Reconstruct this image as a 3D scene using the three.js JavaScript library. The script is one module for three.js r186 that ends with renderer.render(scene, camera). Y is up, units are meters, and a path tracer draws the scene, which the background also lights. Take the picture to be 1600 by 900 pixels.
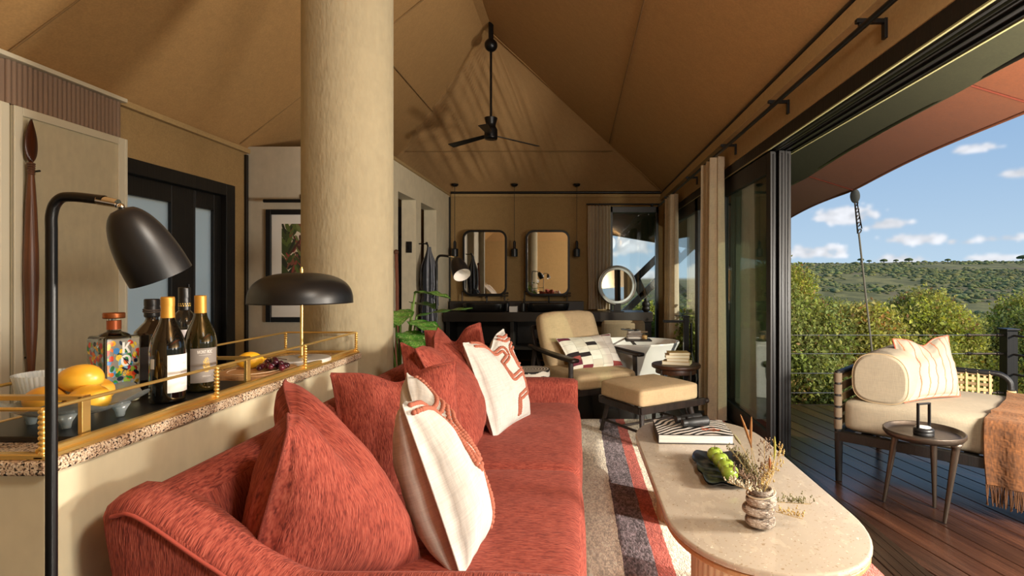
import * as THREE from 'three';
import { RoundedBoxGeometry } from 'three/addons/geometries/RoundedBoxGeometry.js';
import { mergeGeometries, mergeVertices } from 'three/addons/utils/BufferGeometryUtils.js';

// ------------------------------------------------------------------ camera, sky, sun, exposure
// world: x right, y up, the camera looks along -z; in the helpers below a place is [x, y, d] with d = distance in front of the camera (z = -d)
const scene = new THREE.Scene();
const renderer = new THREE.WebGLRenderer({ antialias: true });
renderer.toneMapping = THREE.LinearToneMapping;
renderer.toneMappingExposure = 1.0;
renderer.shadowMap.enabled = true;
const camera = new THREE.PerspectiveCamera(2 * Math.atan(450 / 850) * 180 / Math.PI, 16 / 9, 0.05, 3000);
camera.position.set(0, 1.3, 0);
camera.lookAt(0, 1.3, -1);
camera.setViewOffset(1600, 900, -100, 15, 1600, 900);   // a shifted lens: the vanishing point lies right of the middle
scene.add(camera);

const SUN = { az: [0.867, 0.5], el: 21.5, power: 5.8 };
const sunDir = new THREE.Vector3(Math.cos(SUN.el * Math.PI / 180) * SUN.az[0], Math.sin(SUN.el * Math.PI / 180), Math.cos(SUN.el * Math.PI / 180) * SUN.az[1]).normalize();
const sun = new THREE.DirectionalLight(new THREE.Color(1, 0.9, 0.76), SUN.power);
sun.name = 'sun';
sun.position.copy(sunDir).multiplyScalar(60);
sun.castShadow = true;
sun.shadow.mapSize.set(4096, 4096);
Object.assign(sun.shadow.camera, { left: -12, right: 12, top: 12, bottom: -12, near: 1, far: 140 });
scene.add(sun);
scene.add(sun.target);
const SKY = 1.0;
const FILL_LANTERN = 39, FILL_LANTERN_B = 15, FILL_PENDANT = 13;                        // candlepower of the added fill lanterns out of view: two on the deck, one overhead

// ------------------------------------------------------------------ random numbers and noise
function rng(seed) { let a = seed >>> 0; return () => { a = (a + 0x6d2b79f5) >>> 0; let t = Math.imul(a ^ (a >>> 15), 1 | a); t = (t + Math.imul(t ^ (t >>> 7), 61 | t)) ^ t; return ((t ^ (t >>> 14)) >>> 0) / 4294967296; }; }
const clamp = (x, a = 0, b = 1) => Math.min(b, Math.max(a, x)), lerp = (a, b, t) => a + (b - a) * t, smooth = (a, b, x) => { const t = clamp((x - a) / (b - a)); return t * t * (3 - 2 * t); };
function hash(x, y, s) { let h = Math.imul(x | 0, 374761393) ^ Math.imul(y | 0, 668265263) ^ Math.imul(s | 0, 974634777); h = Math.imul(h ^ (h >>> 13), 1274126177); return ((h ^ (h >>> 16)) >>> 0) / 4294967296; }
function vnoise(x, y, px = 1e6, py = 1e6, s = 1) {      // value noise that repeats after px, py cells
  const ix = Math.floor(x), iy = Math.floor(y), fx = x - ix, fy = y - iy, m = (a, p) => ((a % p) + p) % p;
  const u = fx * fx * (3 - 2 * fx), v = fy * fy * (3 - 2 * fy), x0 = m(ix, px), x1 = m(ix + 1, px), y0 = m(iy, py), y1 = m(iy + 1, py);
  return lerp(lerp(hash(x0, y0, s), hash(x1, y0, s), u), lerp(hash(x0, y1, s), hash(x1, y1, s), u), v);
}
function fbm(x, y, px, py, s = 1, o = 4) { let t = 0, a = 0.5, n = 0; for (let i = 0; i < o; i++) { t += a * vnoise(x, y, px, py, s + i * 17); n += a; a *= 0.5; x *= 2; y *= 2; px *= 2; py *= 2; } return t / n; }

// ------------------------------------------------------------------ the sky: blue air and small fair-weather clouds all round
{
  const W = 2048, H = 1024, data = new Float32Array(W * H * 4), r = rng(41), clouds = [];
  const pic = (px, py, w, h) => { const x = (px - 900) / 850, y = (435 - py) / 850, n = Math.hypot(x, 1); clouds.push([Math.atan2(-1, x), Math.atan(y / n), w / 850 / n, h / 850 / n]); };
  pic(1322, 340, 62, 20); pic(1385, 352, 44, 14); pic(1425, 376, 58, 13); pic(1522, 233, 40, 9); pic(1592, 272, 36, 12); pic(1568, 373, 44, 9); pic(1490, 378, 12, 5); pic(1508, 379, 14, 6); pic(1270, 396, 60, 16); pic(1400, 406, 60, 10); pic(1548, 405, 46, 8);
  pic(985, 385, 60, 26); pic(960, 425, 50, 12); pic(1015, 432, 60, 10);
  for (let i = 0; i < 95; i++) { const az = r() * 2 * Math.PI - Math.PI, el = 0.03 + 0.5 * r() * r(), w = (0.03 + 0.05 * r()) * (0.6 + 2 * el); if (az > -1.75 && az < -0.7 && el < 0.5) continue; clouds.push([az, el, w, w * 0.32]); }
  for (let y = 0; y < H; y++) {
    const el = ((y + 0.5) / H - 0.5) * Math.PI, e = Math.max(0, el);
    for (let x = 0; x < W; x++) {
      const az = ((x + 0.5) / W - 0.5) * 2 * Math.PI, t = Math.pow(1 - Math.min(1, e / 1.3), 4.2);
      let c = [lerp(0.14, 0.54, t), lerp(0.33, 0.71, t), lerp(0.66, 0.86, t)];
      if (el < 0) c = [0.22, 0.22, 0.16];
      let d = 0;
      for (const k of clouds) {
        let dx = az - k[0]; if (dx > Math.PI) dx -= 2 * Math.PI; if (dx < -Math.PI) dx += 2 * Math.PI;
        dx *= Math.cos(el) / k[2]; if (Math.abs(dx) > 1.6) continue;
        let dy = (el - k[1]) / k[3]; if (dy < -1.2 || dy > 2) continue;
        if (dy < 0) dy *= 1.7;
        d = Math.max(d, 1 - dx * dx - dy * dy * 0.8);
      }
      if (d > 0 && el > 0) {
        const n = fbm(az * 60, el * 90, 1e6, 1e6, 5, 5), a = smooth(0.25, 0.75, d + (n - 0.5) * 2.0) * 0.85, b = 0.70 + 0.42 * smooth(0.2, 0.9, n) - 0.06;
        c = [lerp(c[0], b, a), lerp(c[1], b * 1.0, a), lerp(c[2], b * 1.04, a)];
      }
      data.set([c[0] * SKY, c[1] * SKY, c[2] * SKY, 1], (y * W + x) * 4);
    }
  }
  const t = new THREE.DataTexture(data, W, H, THREE.RGBAFormat, THREE.FloatType);
  t.mapping = THREE.EquirectangularReflectionMapping; t.magFilter = THREE.LinearFilter; t.needsUpdate = true;
  scene.background = t; scene.environment = t;
}

// ------------------------------------------------------------------ names, things, parts
const taken = {};
function numbered(n) { const k = (taken[n] = (taken[n] ?? -1) + 1); return k ? n + '_' + String(k).padStart(3, '0') : n; }
function mk(name, geo, mat, parent) { const m = new THREE.Mesh(geo, mat); m.name = parent ? name : numbered(name); m.castShadow = m.receiveShadow = true; (parent || scene).add(m); return m; }
function thing(name, label, category, pos = [0, 0, 0], turn = 0, group) {
  const o = new THREE.Group(); o.name = numbered(name); o.position.set(pos[0], pos[1], -pos[2]); o.rotation.y = turn; o.userData = { label, category };
  if (group) o.userData.group = group;
  scene.add(o); return o;
}
function tag(o, label, category, group, kind) { o.userData.label = label; if (category) o.userData.category = category; if (group) o.userData.group = group; if (kind) o.userData.kind = kind; return o; }
function part(name, geo, mat, parent, label) { const m = mk(name, geo, mat, parent); if (label) m.userData.label = label; return m; }
function struct(name, geo, mat, parent) { const m = mk(name, geo, mat, parent); if (!parent) m.userData.kind = 'structure'; return m; }
function settle(o) {                                   // moves a thing's origin to the middle of its base; its parts stay where they are
  o.updateMatrixWorld(true);
  const b = new THREE.Box3().setFromObject(o), c = new THREE.Vector3((b.min.x + b.max.x) / 2, b.min.y, (b.min.z + b.max.z) / 2);
  if (o.isMesh) { o.geometry.translate(-c.x, -c.y, -c.z); o.position.copy(c); return o; }
  const off = c.clone().sub(o.position);
  for (const ch of o.children) ch.position.sub(off);
  o.position.copy(c); return o;
}
function dup(o, pos, turn, label, group) {
  const c = o.clone(); c.name = numbered(o.name.replace(/_\d{3}$/, '')); c.userData = { ...o.userData }; if (label) c.userData.label = label; if (group) c.userData.group = group;
  c.position.set(pos[0], pos[1], -pos[2]); if (turn !== undefined) c.rotation.y = turn; scene.add(c); return c;
}

// ------------------------------------------------------------------ geometry
const V = (a) => new THREE.Vector3(a[0], a[1], -a[2]);
function flat(g) { const n = g.index ? g.toNonIndexed() : g; for (const k of Object.keys(n.attributes)) if (!['position', 'normal', 'uv'].includes(k)) n.deleteAttribute(k); return n; }
function boxUV(g) {                                    // uv in metres from the side that a face looks to
  g = flat(g); const p = g.attributes.position, uv = new Float32Array(p.count * 2), a = new THREE.Vector3(), b = new THREE.Vector3(), c = new THREE.Vector3();
  for (let i = 0; i < p.count; i += 3) {
    a.fromBufferAttribute(p, i); b.fromBufferAttribute(p, i + 1); c.fromBufferAttribute(p, i + 2);
    const n = b.clone().sub(a).cross(c.clone().sub(a)), x = Math.abs(n.x), y = Math.abs(n.y), z = Math.abs(n.z);
    [a, b, c].forEach((q, k) => { const s = y >= x && y >= z ? [q.x, -q.z] : x >= z ? [q.z, q.y] : [q.x, q.y]; uv.set(s, (i + k) * 2); });
  }
  g.setAttribute('uv', new THREE.BufferAttribute(uv, 2)); return g;
}
function merge(list) { return mergeGeometries(list.map((g) => { g = flat(g); if (!g.attributes.uv) boxUV(g); return g; })); }
function bx(x0, x1, y0, y1, d0, d1, r = 0.004) {
  const w = Math.abs(x1 - x0), h = Math.abs(y1 - y0), l = Math.abs(d1 - d0); r = Math.min(r, w / 2.01, h / 2.01, l / 2.01);
  const g = r > 0.0005 ? new RoundedBoxGeometry(w, h, l, 1, r) : new THREE.BoxGeometry(w, h, l);
  g.translate((x0 + x1) / 2, (y0 + y1) / 2, -(d0 + d1) / 2); return boxUV(g);
}
function rod(a, b, r0, r1 = r0, seg = 12) {
  const A = V(a), B = V(b), L = A.distanceTo(B), g = new THREE.CylinderGeometry(r1, r0, L, seg, 1);
  g.applyQuaternion(new THREE.Quaternion().setFromUnitVectors(new THREE.Vector3(0, 1, 0), B.clone().sub(A).normalize())); g.translate((A.x + B.x) / 2, (A.y + B.y) / 2, (A.z + B.z) / 2); return flat(g);
}
function bar(a, b, w, h, r = 0.003) {                  // a straight bar of rectangular section, w across and h upright
  const A = V(a), B = V(b), L = A.distanceTo(B), g = boxUV(new RoundedBoxGeometry(w, h, L, 1, Math.min(r, w / 2.1, h / 2.1)));
  const m = new THREE.Matrix4().lookAt(A, B, Math.abs(B.y - A.y) > 0.98 * L ? new THREE.Vector3(0, 0, 1) : new THREE.Vector3(0, 1, 0)); m.setPosition(A.clone().add(B).multiplyScalar(0.5)); g.applyMatrix4(m); return g;
}
function tube(pts, r, n = 40, seg = 8, closed = false) { return flat(new THREE.TubeGeometry(new THREE.CatmullRomCurve3(pts.map(V), closed, 'catmullrom', 0.5), n, r, seg, closed)); }
function poly(pts, r, seg = 8) { return merge(pts.slice(1).flatMap((p, i) => [rod(pts[i], p, r, r, seg), ball(p, r, 8, 6)])); }
function ball(at, r, a = 16, b = 12) { const g = new THREE.SphereGeometry(r, a, b); const v = V(at); g.translate(v.x, v.y, v.z); return flat(g); }
function egg(at, rx, ry, rz, q, a = 20, b = 14) { const g = new THREE.SphereGeometry(1, a, b); g.scale(rx, ry, rz); if (q) g.applyQuaternion(new THREE.Quaternion().setFromEuler(new THREE.Euler(...q))); const v = V(at); g.translate(v.x, v.y, v.z); g.computeVertexNormals(); return flat(g); }
function lathe(prof, at = [0, 0, 0], seg = 32) { const g = new THREE.LatheGeometry(prof.map(([r, y]) => new THREE.Vector2(Math.max(r, 1e-5), y)), seg); const v = V(at); g.translate(v.x, v.y, v.z); return flat(g); }
function move(g, at, turn = 0, tilt = [0, 0]) { g.applyQuaternion(new THREE.Quaternion().setFromEuler(new THREE.Euler(tilt[0], turn, tilt[1], 'YXZ'))); g.translate(at[0], at[1], -at[2]); return g; }
function smoothed(g, keepUV) { const uv = g.attributes.uv; g.deleteAttribute('normal'); if (!keepUV) g.deleteAttribute('uv'); g = mergeVertices(g, 1e-5); g.computeVertexNormals(); g = g.toNonIndexed(); return keepUV ? g : boxUV(g); }
function grid(fn, nu, nv, uvs = [1, 1]) {              // a sheet from fn(u, v) -> [x, y, d], u and v in 0..1
  const p = [], t = [], ix = [];
  for (let j = 0; j <= nv; j++) for (let i = 0; i <= nu; i++) { const q = fn(i / nu, j / nv); p.push(q[0], q[1], -q[2]); t.push(i / nu * uvs[0], j / nv * uvs[1]); }
  for (let j = 0; j < nv; j++) for (let i = 0; i < nu; i++) { const a = j * (nu + 1) + i, b = a + 1, c = a + nu + 1, d = c + 1; ix.push(a, b, d, a, d, c); }
  const g = new THREE.BufferGeometry(); g.setAttribute('position', new THREE.Float32BufferAttribute(p, 3)); g.setAttribute('uv', new THREE.Float32BufferAttribute(t, 2)); g.setIndex(ix); g.computeVertexNormals(); return g;
}
function sheet(fn, nu, nv, off, uvs) {                 // a sheet with thickness: fn and fn + off, closed round its rim
  const o = (u, v) => { const q = fn(u, v), k = typeof off === 'function' ? off(u, v) : off; return [q[0] + k[0], q[1] + k[1], q[2] + k[2]]; };
  const side = (f) => grid((u, v) => (v < 0.5 ? fn : o)(...f(u)), Math.max(nu, nv), 1, [uvs?.[0] ?? 1, 0.02]);
  const back = grid((u, v) => o(1 - u, v), nu, nv, uvs);
  return merge([grid(fn, nu, nv, uvs), back, side((u) => [1 - u, 0]), side((u) => [u, 1]), side((u) => [0, u]), side((u) => [1, 1 - u])]);
}
function softBox(w, h, l, r = 0.05, bulge = 0.015, n = 14, wob = 0, seed = 1) {   // a cushion: rounded, a little fuller in its middle
  let g = new THREE.BoxGeometry(w, h, l, n, Math.max(6, Math.round(n * 0.6)), n); g.deleteAttribute('uv'); g.deleteAttribute('normal'); g = mergeVertices(g, 1e-5);
  const p = g.attributes.position, hw = w / 2, hh = h / 2, hl = l / 2, v = new THREE.Vector3(), c = new THREE.Vector3();
  for (let i = 0; i < p.count; i++) {
    v.fromBufferAttribute(p, i); c.set(clamp(v.x, -hw + r, hw - r), clamp(v.y, -hh + r, hh - r), clamp(v.z, -hl + r, hl - r));
    const q = v.clone().sub(c); if (q.length() > 1e-6) { q.setLength(r); v.copy(c).add(q); }
    const fx = 1 - (v.x / hw) ** 2, fy = 1 - (v.y / hh) ** 2, fz = 1 - (v.z / hl) ** 2, s = (a, b) => Math.sqrt(Math.max(0, a) * Math.max(0, b));
    v.y += Math.sign(v.y) * bulge * s(fx, fz) * Math.min(1, Math.abs(v.y / hh) * 1.2); v.x += Math.sign(v.x) * bulge * 0.7 * s(fy, fz) * Math.abs(v.x / hw); v.z += Math.sign(v.z) * bulge * 0.7 * s(fy, fx) * Math.abs(v.z / hl);
    if (wob) { const k = wob * (fbm(v.x * 7 + 9, v.z * 7 + v.y * 5 + 9, 1e6, 1e6, seed, 3) - 0.5); v.y += k; v.x += k * 0.6; }
    p.setXYZ(i, v.x, v.y, v.z);
  }
  g.computeVertexNormals(); return boxUV(g);
}
function loft(rings, uvl = 1, closeEnds = true) {      // rings: arrays of [x, y, d] with the same length, closed round
  const n = rings[0].length, m = rings.length, fn = (u, v) => { const j = Math.min(m - 1, Math.round(v * (m - 1))), i = Math.round(u * n) % n; return rings[j][i]; };
  const g = [smoothed(grid(fn, n, m - 1))];
  if (closeEnds) for (const [ring, flip] of [[rings[0], true], [rings[m - 1], false]]) {
    const c = ring.reduce((a, q) => [a[0] + q[0] / n, a[1] + q[1] / n, a[2] + q[2] / n], [0, 0, 0]);
    g.push(boxUV(grid((u, v) => (v < 0.5) !== flip ? ring[Math.round(u * n) % n] : c, n, 1)));
  }
  return merge(g);
}
function extrude(pts, depth, bevel = 0.002) {          // an outline [x, y] made solid along +z, from z = 0
  const s = new THREE.Shape(pts.map(([x, y]) => new THREE.Vector2(x, y)));
  return boxUV(new THREE.ExtrudeGeometry(s, { depth, bevelEnabled: bevel > 0, bevelThickness: bevel, bevelSize: bevel, bevelOffset: -bevel, bevelSegments: 2, curveSegments: 12 }));
}
// ------------------------------------------------------------------ textures and materials
function texture(w, h, fn, { srgb = true, repeat = [1, 1] } = {}) {
  const data = new Uint8Array(w * h * 4);
  for (let y = 0; y < h; y++) for (let x = 0; x < w; x++) { const c = fn(x / w, y / h, x, y); const i = (y * w + x) * 4; if (typeof c === 'number') { data[i] = data[i + 1] = data[i + 2] = clamp(c) * 255; } else { data[i] = clamp(c[0]) * 255; data[i + 1] = clamp(c[1]) * 255; data[i + 2] = clamp(c[2]) * 255; } data[i + 3] = 255; }
  const t = new THREE.DataTexture(data, w, h, THREE.RGBAFormat); t.wrapS = t.wrapT = THREE.RepeatWrapping; t.magFilter = THREE.LinearFilter; t.minFilter = THREE.LinearMipmapLinearFilter; t.generateMipmaps = true; if (srgb) t.colorSpace = THREE.SRGBColorSpace; t.repeat.set(...repeat); t.needsUpdate = true; return t;
}
const rep = (t, x, y = x) => { const c = t.clone(); c.repeat.set(x, y); c.needsUpdate = true; return c; };
const hex = (h) => [parseInt(h.slice(1, 3), 16) / 255, parseInt(h.slice(3, 5), 16) / 255, parseInt(h.slice(5, 7), 16) / 255];
const mixc = (a, b, t) => [lerp(a[0], b[0], t), lerp(a[1], b[1], t), lerp(a[2], b[2], t)];
const std = (o) => new THREE.MeshPhysicalMaterial({ roughness: 0.8, ...o, side: THREE.DoubleSide });
const plain = (c, roughness = 0.8, more = {}) => std({ color: c, roughness, ...more });

// woven cloth: height of warp and weft, and a slight unevenness
const weaveBump = texture(256, 256, (u, v) => { const a = Math.sin(u * Math.PI * 2 * 32), b = Math.sin(v * Math.PI * 2 * 32); const k = (Math.floor(u * 32) + Math.floor(v * 32)) % 2; return 0.45 + 0.3 * (k ? Math.abs(a) : Math.abs(b)) + 0.25 * fbm(u * 32, v * 32, 32, 32, 3, 2); }, { srgb: false });
const clothTone = texture(512, 512, (u, v) => { const n = 0.5 * vnoise(u * 256, v * 16, 256, 16, 7) + 0.5 * vnoise(u * 16, v * 256, 16, 256, 9), m = fbm(u * 4, v * 4, 4, 4, 2, 4); const k = 0.86 + 0.16 * n + 0.08 * (m - 0.5); return [k, k, k]; });
const cloth = (c, o = {}) => std({ color: c, map: rep(clothTone, 3), bumpMap: rep(weaveBump, 12), bumpScale: 0.0006, roughness: 0.95, sheen: 0.25, sheenColor: new THREE.Color(c), sheenRoughness: 0.6, ...o });
// chenille: short streaks of lighter and darker rust along the pile
const rustTex = texture(1024, 1024, (u, v) => {
  const w = 0.003 * Math.sin(v * 6.283 * 3);
  const a = vnoise((u + w) * 200, v * 18, 200, 18, 11), b = vnoise((u + w) * 110, v * 14, 110, 14, 12), c = vnoise(u * 400, v * 44, 400, 44, 13), m = fbm(u * 5, v * 5, 5, 5, 14, 3);
  const k = clamp(0.5 + (a - 0.5) * 0.75 + (b - 0.5) * 0.25 + (c - 0.5) * 0.5 + (m - 0.5) * 0.25);
  return k < 0.5 ? mixc(hex('#5e1f17'), hex('#923f30'), k * 2) : mixc(hex('#923f30'), hex('#a85847'), k * 2 - 1);
});
const rustBump = texture(1024, 1024, (u, v) => 0.5 + 0.5 * (vnoise(u * 200, v * 18, 200, 18, 11) - 0.5) + 0.4 * (vnoise(u * 400, v * 44, 400, 44, 13) - 0.5), { srgb: false });
const chenille = (rx, ry, rot = 0) => { const t = rep(rustTex, rx * 2.3, ry * 2.8), b = rep(rustBump, rx * 2.3, ry * 2.8); t.rotation = b.rotation = rot; return std({ map: t, bumpMap: b, bumpScale: 0.0014, roughness: 0.95, sheen: 0.3, sheenColor: new THREE.Color('#d08070'), sheenRoughness: 0.5 }); };
// tent canvas
const canvasTone = texture(512, 512, (u, v) => { const m = fbm(u * 40, v * 40, 40, 40, 21, 3), f = vnoise(u * 256, v * 256, 256, 256, 22); const k = 0.87 + 0.05 * (m - 0.5) + 0.07 * (f - 0.5); return [k, k * 0.985, k * 0.96]; });
const canvasRipple = texture(512, 512, (u, v) => fbm(u * 4, v * 4, 4, 4, 25, 4), { srgb: false });
const canvas = (c, o = {}) => std({ color: c, map: rep(canvasTone, 0.5), bumpMap: rep(weaveBump, 10), bumpScale: 0.0006, roughness: 0.9, ...o });
// wood, with grain along v
function woodTex(dark, light, seed, ring = 10) { return texture(512, 1024, (u, v) => { const w = fbm(u * 4, v * 2, 4, 2, seed, 3), g = 0.5 + 0.5 * Math.sin((u * ring + w * 3.2) * 6.283), f = vnoise(u * 200, v * 10, 200, 10, seed + 5), s = fbm(u * 30, v * 3, 30, 3, seed + 9, 3); return mixc(hex(dark), hex(light), clamp(0.45 * g * 0.6 + 0.4 * f + 0.45 * s - 0.05)); }); }
const deckTex = woodTex('#21130f', '#604233', 31, 3), darkWoodTex = woodTex('#15100d', '#3a2c24', 51, 3), oakTex = woodTex('#c4a682', '#e6d2b4', 61, 8), midWoodTex = woodTex('#3a2115', '#7a4a2c', 71, 4);
const grainBump = texture(256, 512, (u, v) => 0.5 * vnoise(u * 100, v * 6, 100, 6, 81) + 0.5 * vnoise(u * 40, v * 3, 40, 3, 82), { srgb: false });
const wood = (t, rx, ry, rough, o = {}) => std({ map: rep(t, rx, ry), bumpMap: rep(grainBump, rx * 2, ry), bumpScale: 0.0008, roughness: rough, ...o });
// stones
const graniteTex = texture(1024, 1024, (u, v) => { const a = fbm(u * 40, v * 40, 40, 40, 91, 3), b = vnoise(u * 90, v * 90, 90, 90, 92), c = vnoise(u * 60, v * 60, 60, 60, 93), d = fbm(u * 6, v * 6, 6, 6, 94, 3); let k = mixc(hex('#b59a7c'), hex('#d9c6ab'), a); if (b > 0.66) k = mixc(k, hex('#6b5346'), 0.75); if (c > 0.72) k = hex('#2f2723'); if (b < 0.2) k = mixc(k, hex('#e8dcc9'), 0.8); return mixc(k, hex('#9b7a5c'), 0.5 * smooth(0.5, 0.75, d)); });
const stoneTex = texture(1024, 1024, (u, v) => { const a = fbm(u * 8, v * 8, 8, 8, 101, 5), b = vnoise(u * 130, v * 130, 130, 130, 102), c = fbm(u * 30, v * 12, 30, 12, 103, 3); let k = mixc(hex('#a99c8a'), hex('#c2b5a2'), 0.3 + 0.6 * (a - 0.2)); if (b > 0.9) k = mixc(k, hex('#8d7657'), 0.6); if (b < 0.06) k = mixc(k, hex('#eadfc8'), 0.8); if (c > 0.68) k = mixc(k, hex('#ddcfb4'), 0.2); return k; });
// plaster of the column and painted panels
const plasterTone = texture(512, 512, (u, v) => { const m = fbm(u * 24, v * 24, 24, 24, 111, 3), s = fbm(u * 40, v * 10, 40, 10, 112, 3), k = 0.9 + 0.05 * (m - 0.5) + 0.05 * (s - 0.5); return [k, k, k]; });
const plasterBump = texture(512, 512, (u, v) => 0.6 * fbm(u * 8, v * 8, 8, 8, 113, 4) + 0.4 * fbm(u * 60, v * 20, 60, 20, 114, 2), { srgb: false });

const M = {
  canvasIn: canvas('#d0a56c'), canvasHip: canvas('#c39c6a'), canvasWall: canvas('#b29362'), canvasEdge: canvas('#c4a673'), olive: canvas('#41422b'), fly: canvas('#96501f', { transmission: 0.18, roughness: 1 }), seam: plain('#8a6c44', 0.9),
  cream: std({ color: '#e4d8b6', map: rep(plasterTone, 1), roughness: 0.55 }), creamTrim: std({ color: '#d8cfb6', roughness: 0.5 }), wallPaint: std({ color: '#c9b795', map: rep(plasterTone, 0.7), roughness: 0.85 }), wallWhite: std({ color: '#cdc3ae', map: rep(plasterTone, 0.7), roughness: 0.85 }),
  column: std({ color: '#b3a687', map: rep(plasterTone, 1.2), bumpMap: rep(plasterBump, 1.5), bumpScale: 0.004, roughness: 0.9 }),
  flute: plain('#8d7460', 0.75), black: plain('#17130f', 0.45), blackMetal: plain('#0f0f10', 0.35, { metalness: 0.3 }), blackSatin: plain('#131314', 0.38), frame: wood(darkWoodTex, 1.5, 0.5, 0.5, { color: '#453c36' }), frameDark: plain('#14110f', 0.35),
  brass: std({ color: '#ecc878', metalness: 0.82, roughness: 0.3 }), chrome: std({ color: '#d8d8d8', metalness: 1, roughness: 0.12 }), steel: std({ color: '#9a958c', metalness: 0.9, roughness: 0.3 }), bronze: std({ color: '#4b4138', metalness: 0.75, roughness: 0.38, bumpMap: rep(plasterBump, 6), bumpScale: 0.0008 }),
  granite: std({ map: rep(graniteTex, 4.6), roughness: 0.18 }), tableStone: std({ map: rep(stoneTex, 1.1), roughness: 0.22, clearcoat: 0.4, clearcoatRoughness: 0.12 }),
  oak: wood(oakTex, 3, 1, 0.5), oakEdge: wood(oakTex, 2, 2, 0.5, { color: '#dcbfa0' }), darkWood: wood(darkWoodTex, 3, 1.2, 0.42), midWood: wood(midWoodTex, 4, 1, 0.45), deckA: wood(deckTex, 1.1, 0.35, 0.27, { color: '#c4bab4' }), deckB: wood(deckTex, 0.9, 0.3, 0.3, { color: '#aaa09a' }), deckC: wood(deckTex, 1.2, 0.4, 0.25, { color: '#d2c4ba' }), floorWood: wood(darkWoodTex, 1.2, 0.35, 0.28, { color: '#c9b8a8' }),
  doorGlass: std({ color: '#dde4e0', transmission: 1, thickness: 0, roughness: 0.02, ior: 1.5 }), glass: std({ color: '#f2f6f4', transmission: 1, thickness: 0, roughness: 0.02, ior: 1.5 }), frosted: std({ color: '#fff4e4', transmission: 1, thickness: 0, roughness: 0.9, ior: 1.45 }), mirror: std({ color: '#e8e8e6', metalness: 1, roughness: 0.02 }),
  solidGlass: std({ color: '#ffffff', transmission: 1, thickness: 0.05, roughness: 0.03, ior: 1.5, attenuationColor: new THREE.Color('#c9d6d2'), attenuationDistance: 0.12 }), clearGlass: std({ color: '#f4f8f7', transmission: 1, thickness: 0, roughness: 0.04, ior: 1.5 }), greyGlass: std({ color: '#c3cccc', transmission: 0.7, thickness: 0, roughness: 0.2, ior: 1.5 }),
  linen: cloth('#eae4d8'), beige: cloth('#cfb58d'), beigeOut: cloth('#968a75'), curtain: cloth('#f4e6ca', { transmission: 0.42, thickness: 0, roughness: 1, sheen: 0 }), white: plain('#eeece6', 0.35), whiteMatte: plain('#e6e2da', 0.7), porcelain: plain('#f1eee8', 0.16, { clearcoat: 0.5 }), taupe: cloth('#9c8a6e'),
};
const rugTex = (() => {                                // flat-woven stripes across the width of the rug (u), rows along v
  const W = 1024, H = 1024, stripes = [[0, 0.06, '#b9655a'], [0.06, 0.09, '#e5d8bf'], [0.09, 0.16, '#6f666b'], [0.16, 0.425, '#ece3d2'], [0.425, 0.500, '#756b70'], [0.500, 0.540, '#b9655a'], [0.540, 0.75, '#eae0cc'], [0.75, 0.78, '#b9655a'], [0.78, 0.86, '#756b70'], [0.86, 0.9, '#e6d9bf'], [0.9, 1, '#b9655a']];
  return texture(W, H, (u, v, x, y) => { const w = u + 0.004 * (vnoise(u * 3, v * 60, 3, 60, 201) - 0.5), s = stripes.find((q) => w < q[1]) || stripes[10], n = vnoise(u * 300, v * 340, 300, 340, 202), m = vnoise(u * 120, v * 90, 120, 90, 203), f = fbm(u * 8, v * 8, 8, 8, 204, 3), grey = s[2] === '#756b70' || s[2] === '#6f666b'; let k = hex(s[2]); const a = 1 + (n - 0.5) * (grey ? 0.75 : 0.3) + (m - 0.5) * (grey ? 0.3 : 0.14) + (f - 0.5) * 0.14; return [k[0] * a, k[1] * a, k[2] * a]; });
})();
const rugBump = texture(512, 512, (u, v) => { const k = Math.floor(v * 170) % 2; return 0.5 * Math.abs(Math.sin((u * 130 + k * 0.5) * Math.PI)) * Math.abs(Math.sin(v * 170 * Math.PI)) + 0.5 * vnoise(u * 260, v * 170, 260, 170, 205); }, { srgb: false });
M.rug = std({ map: rugTex, bumpMap: rep(rugBump, 2, 3), bumpScale: 0.006, roughness: 1 });
function drawn(w, h, paint, rough = 0.6, more = {}) {  // flat print: labels, a picture, a book cover
  const c = document.createElement('canvas'); c.width = w; c.height = h; const g = c.getContext('2d'); paint(g, w, h);
  const t = new THREE.CanvasTexture(c); t.colorSpace = THREE.SRGBColorSpace; return std({ map: t, roughness: rough, ...more });
}
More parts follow.
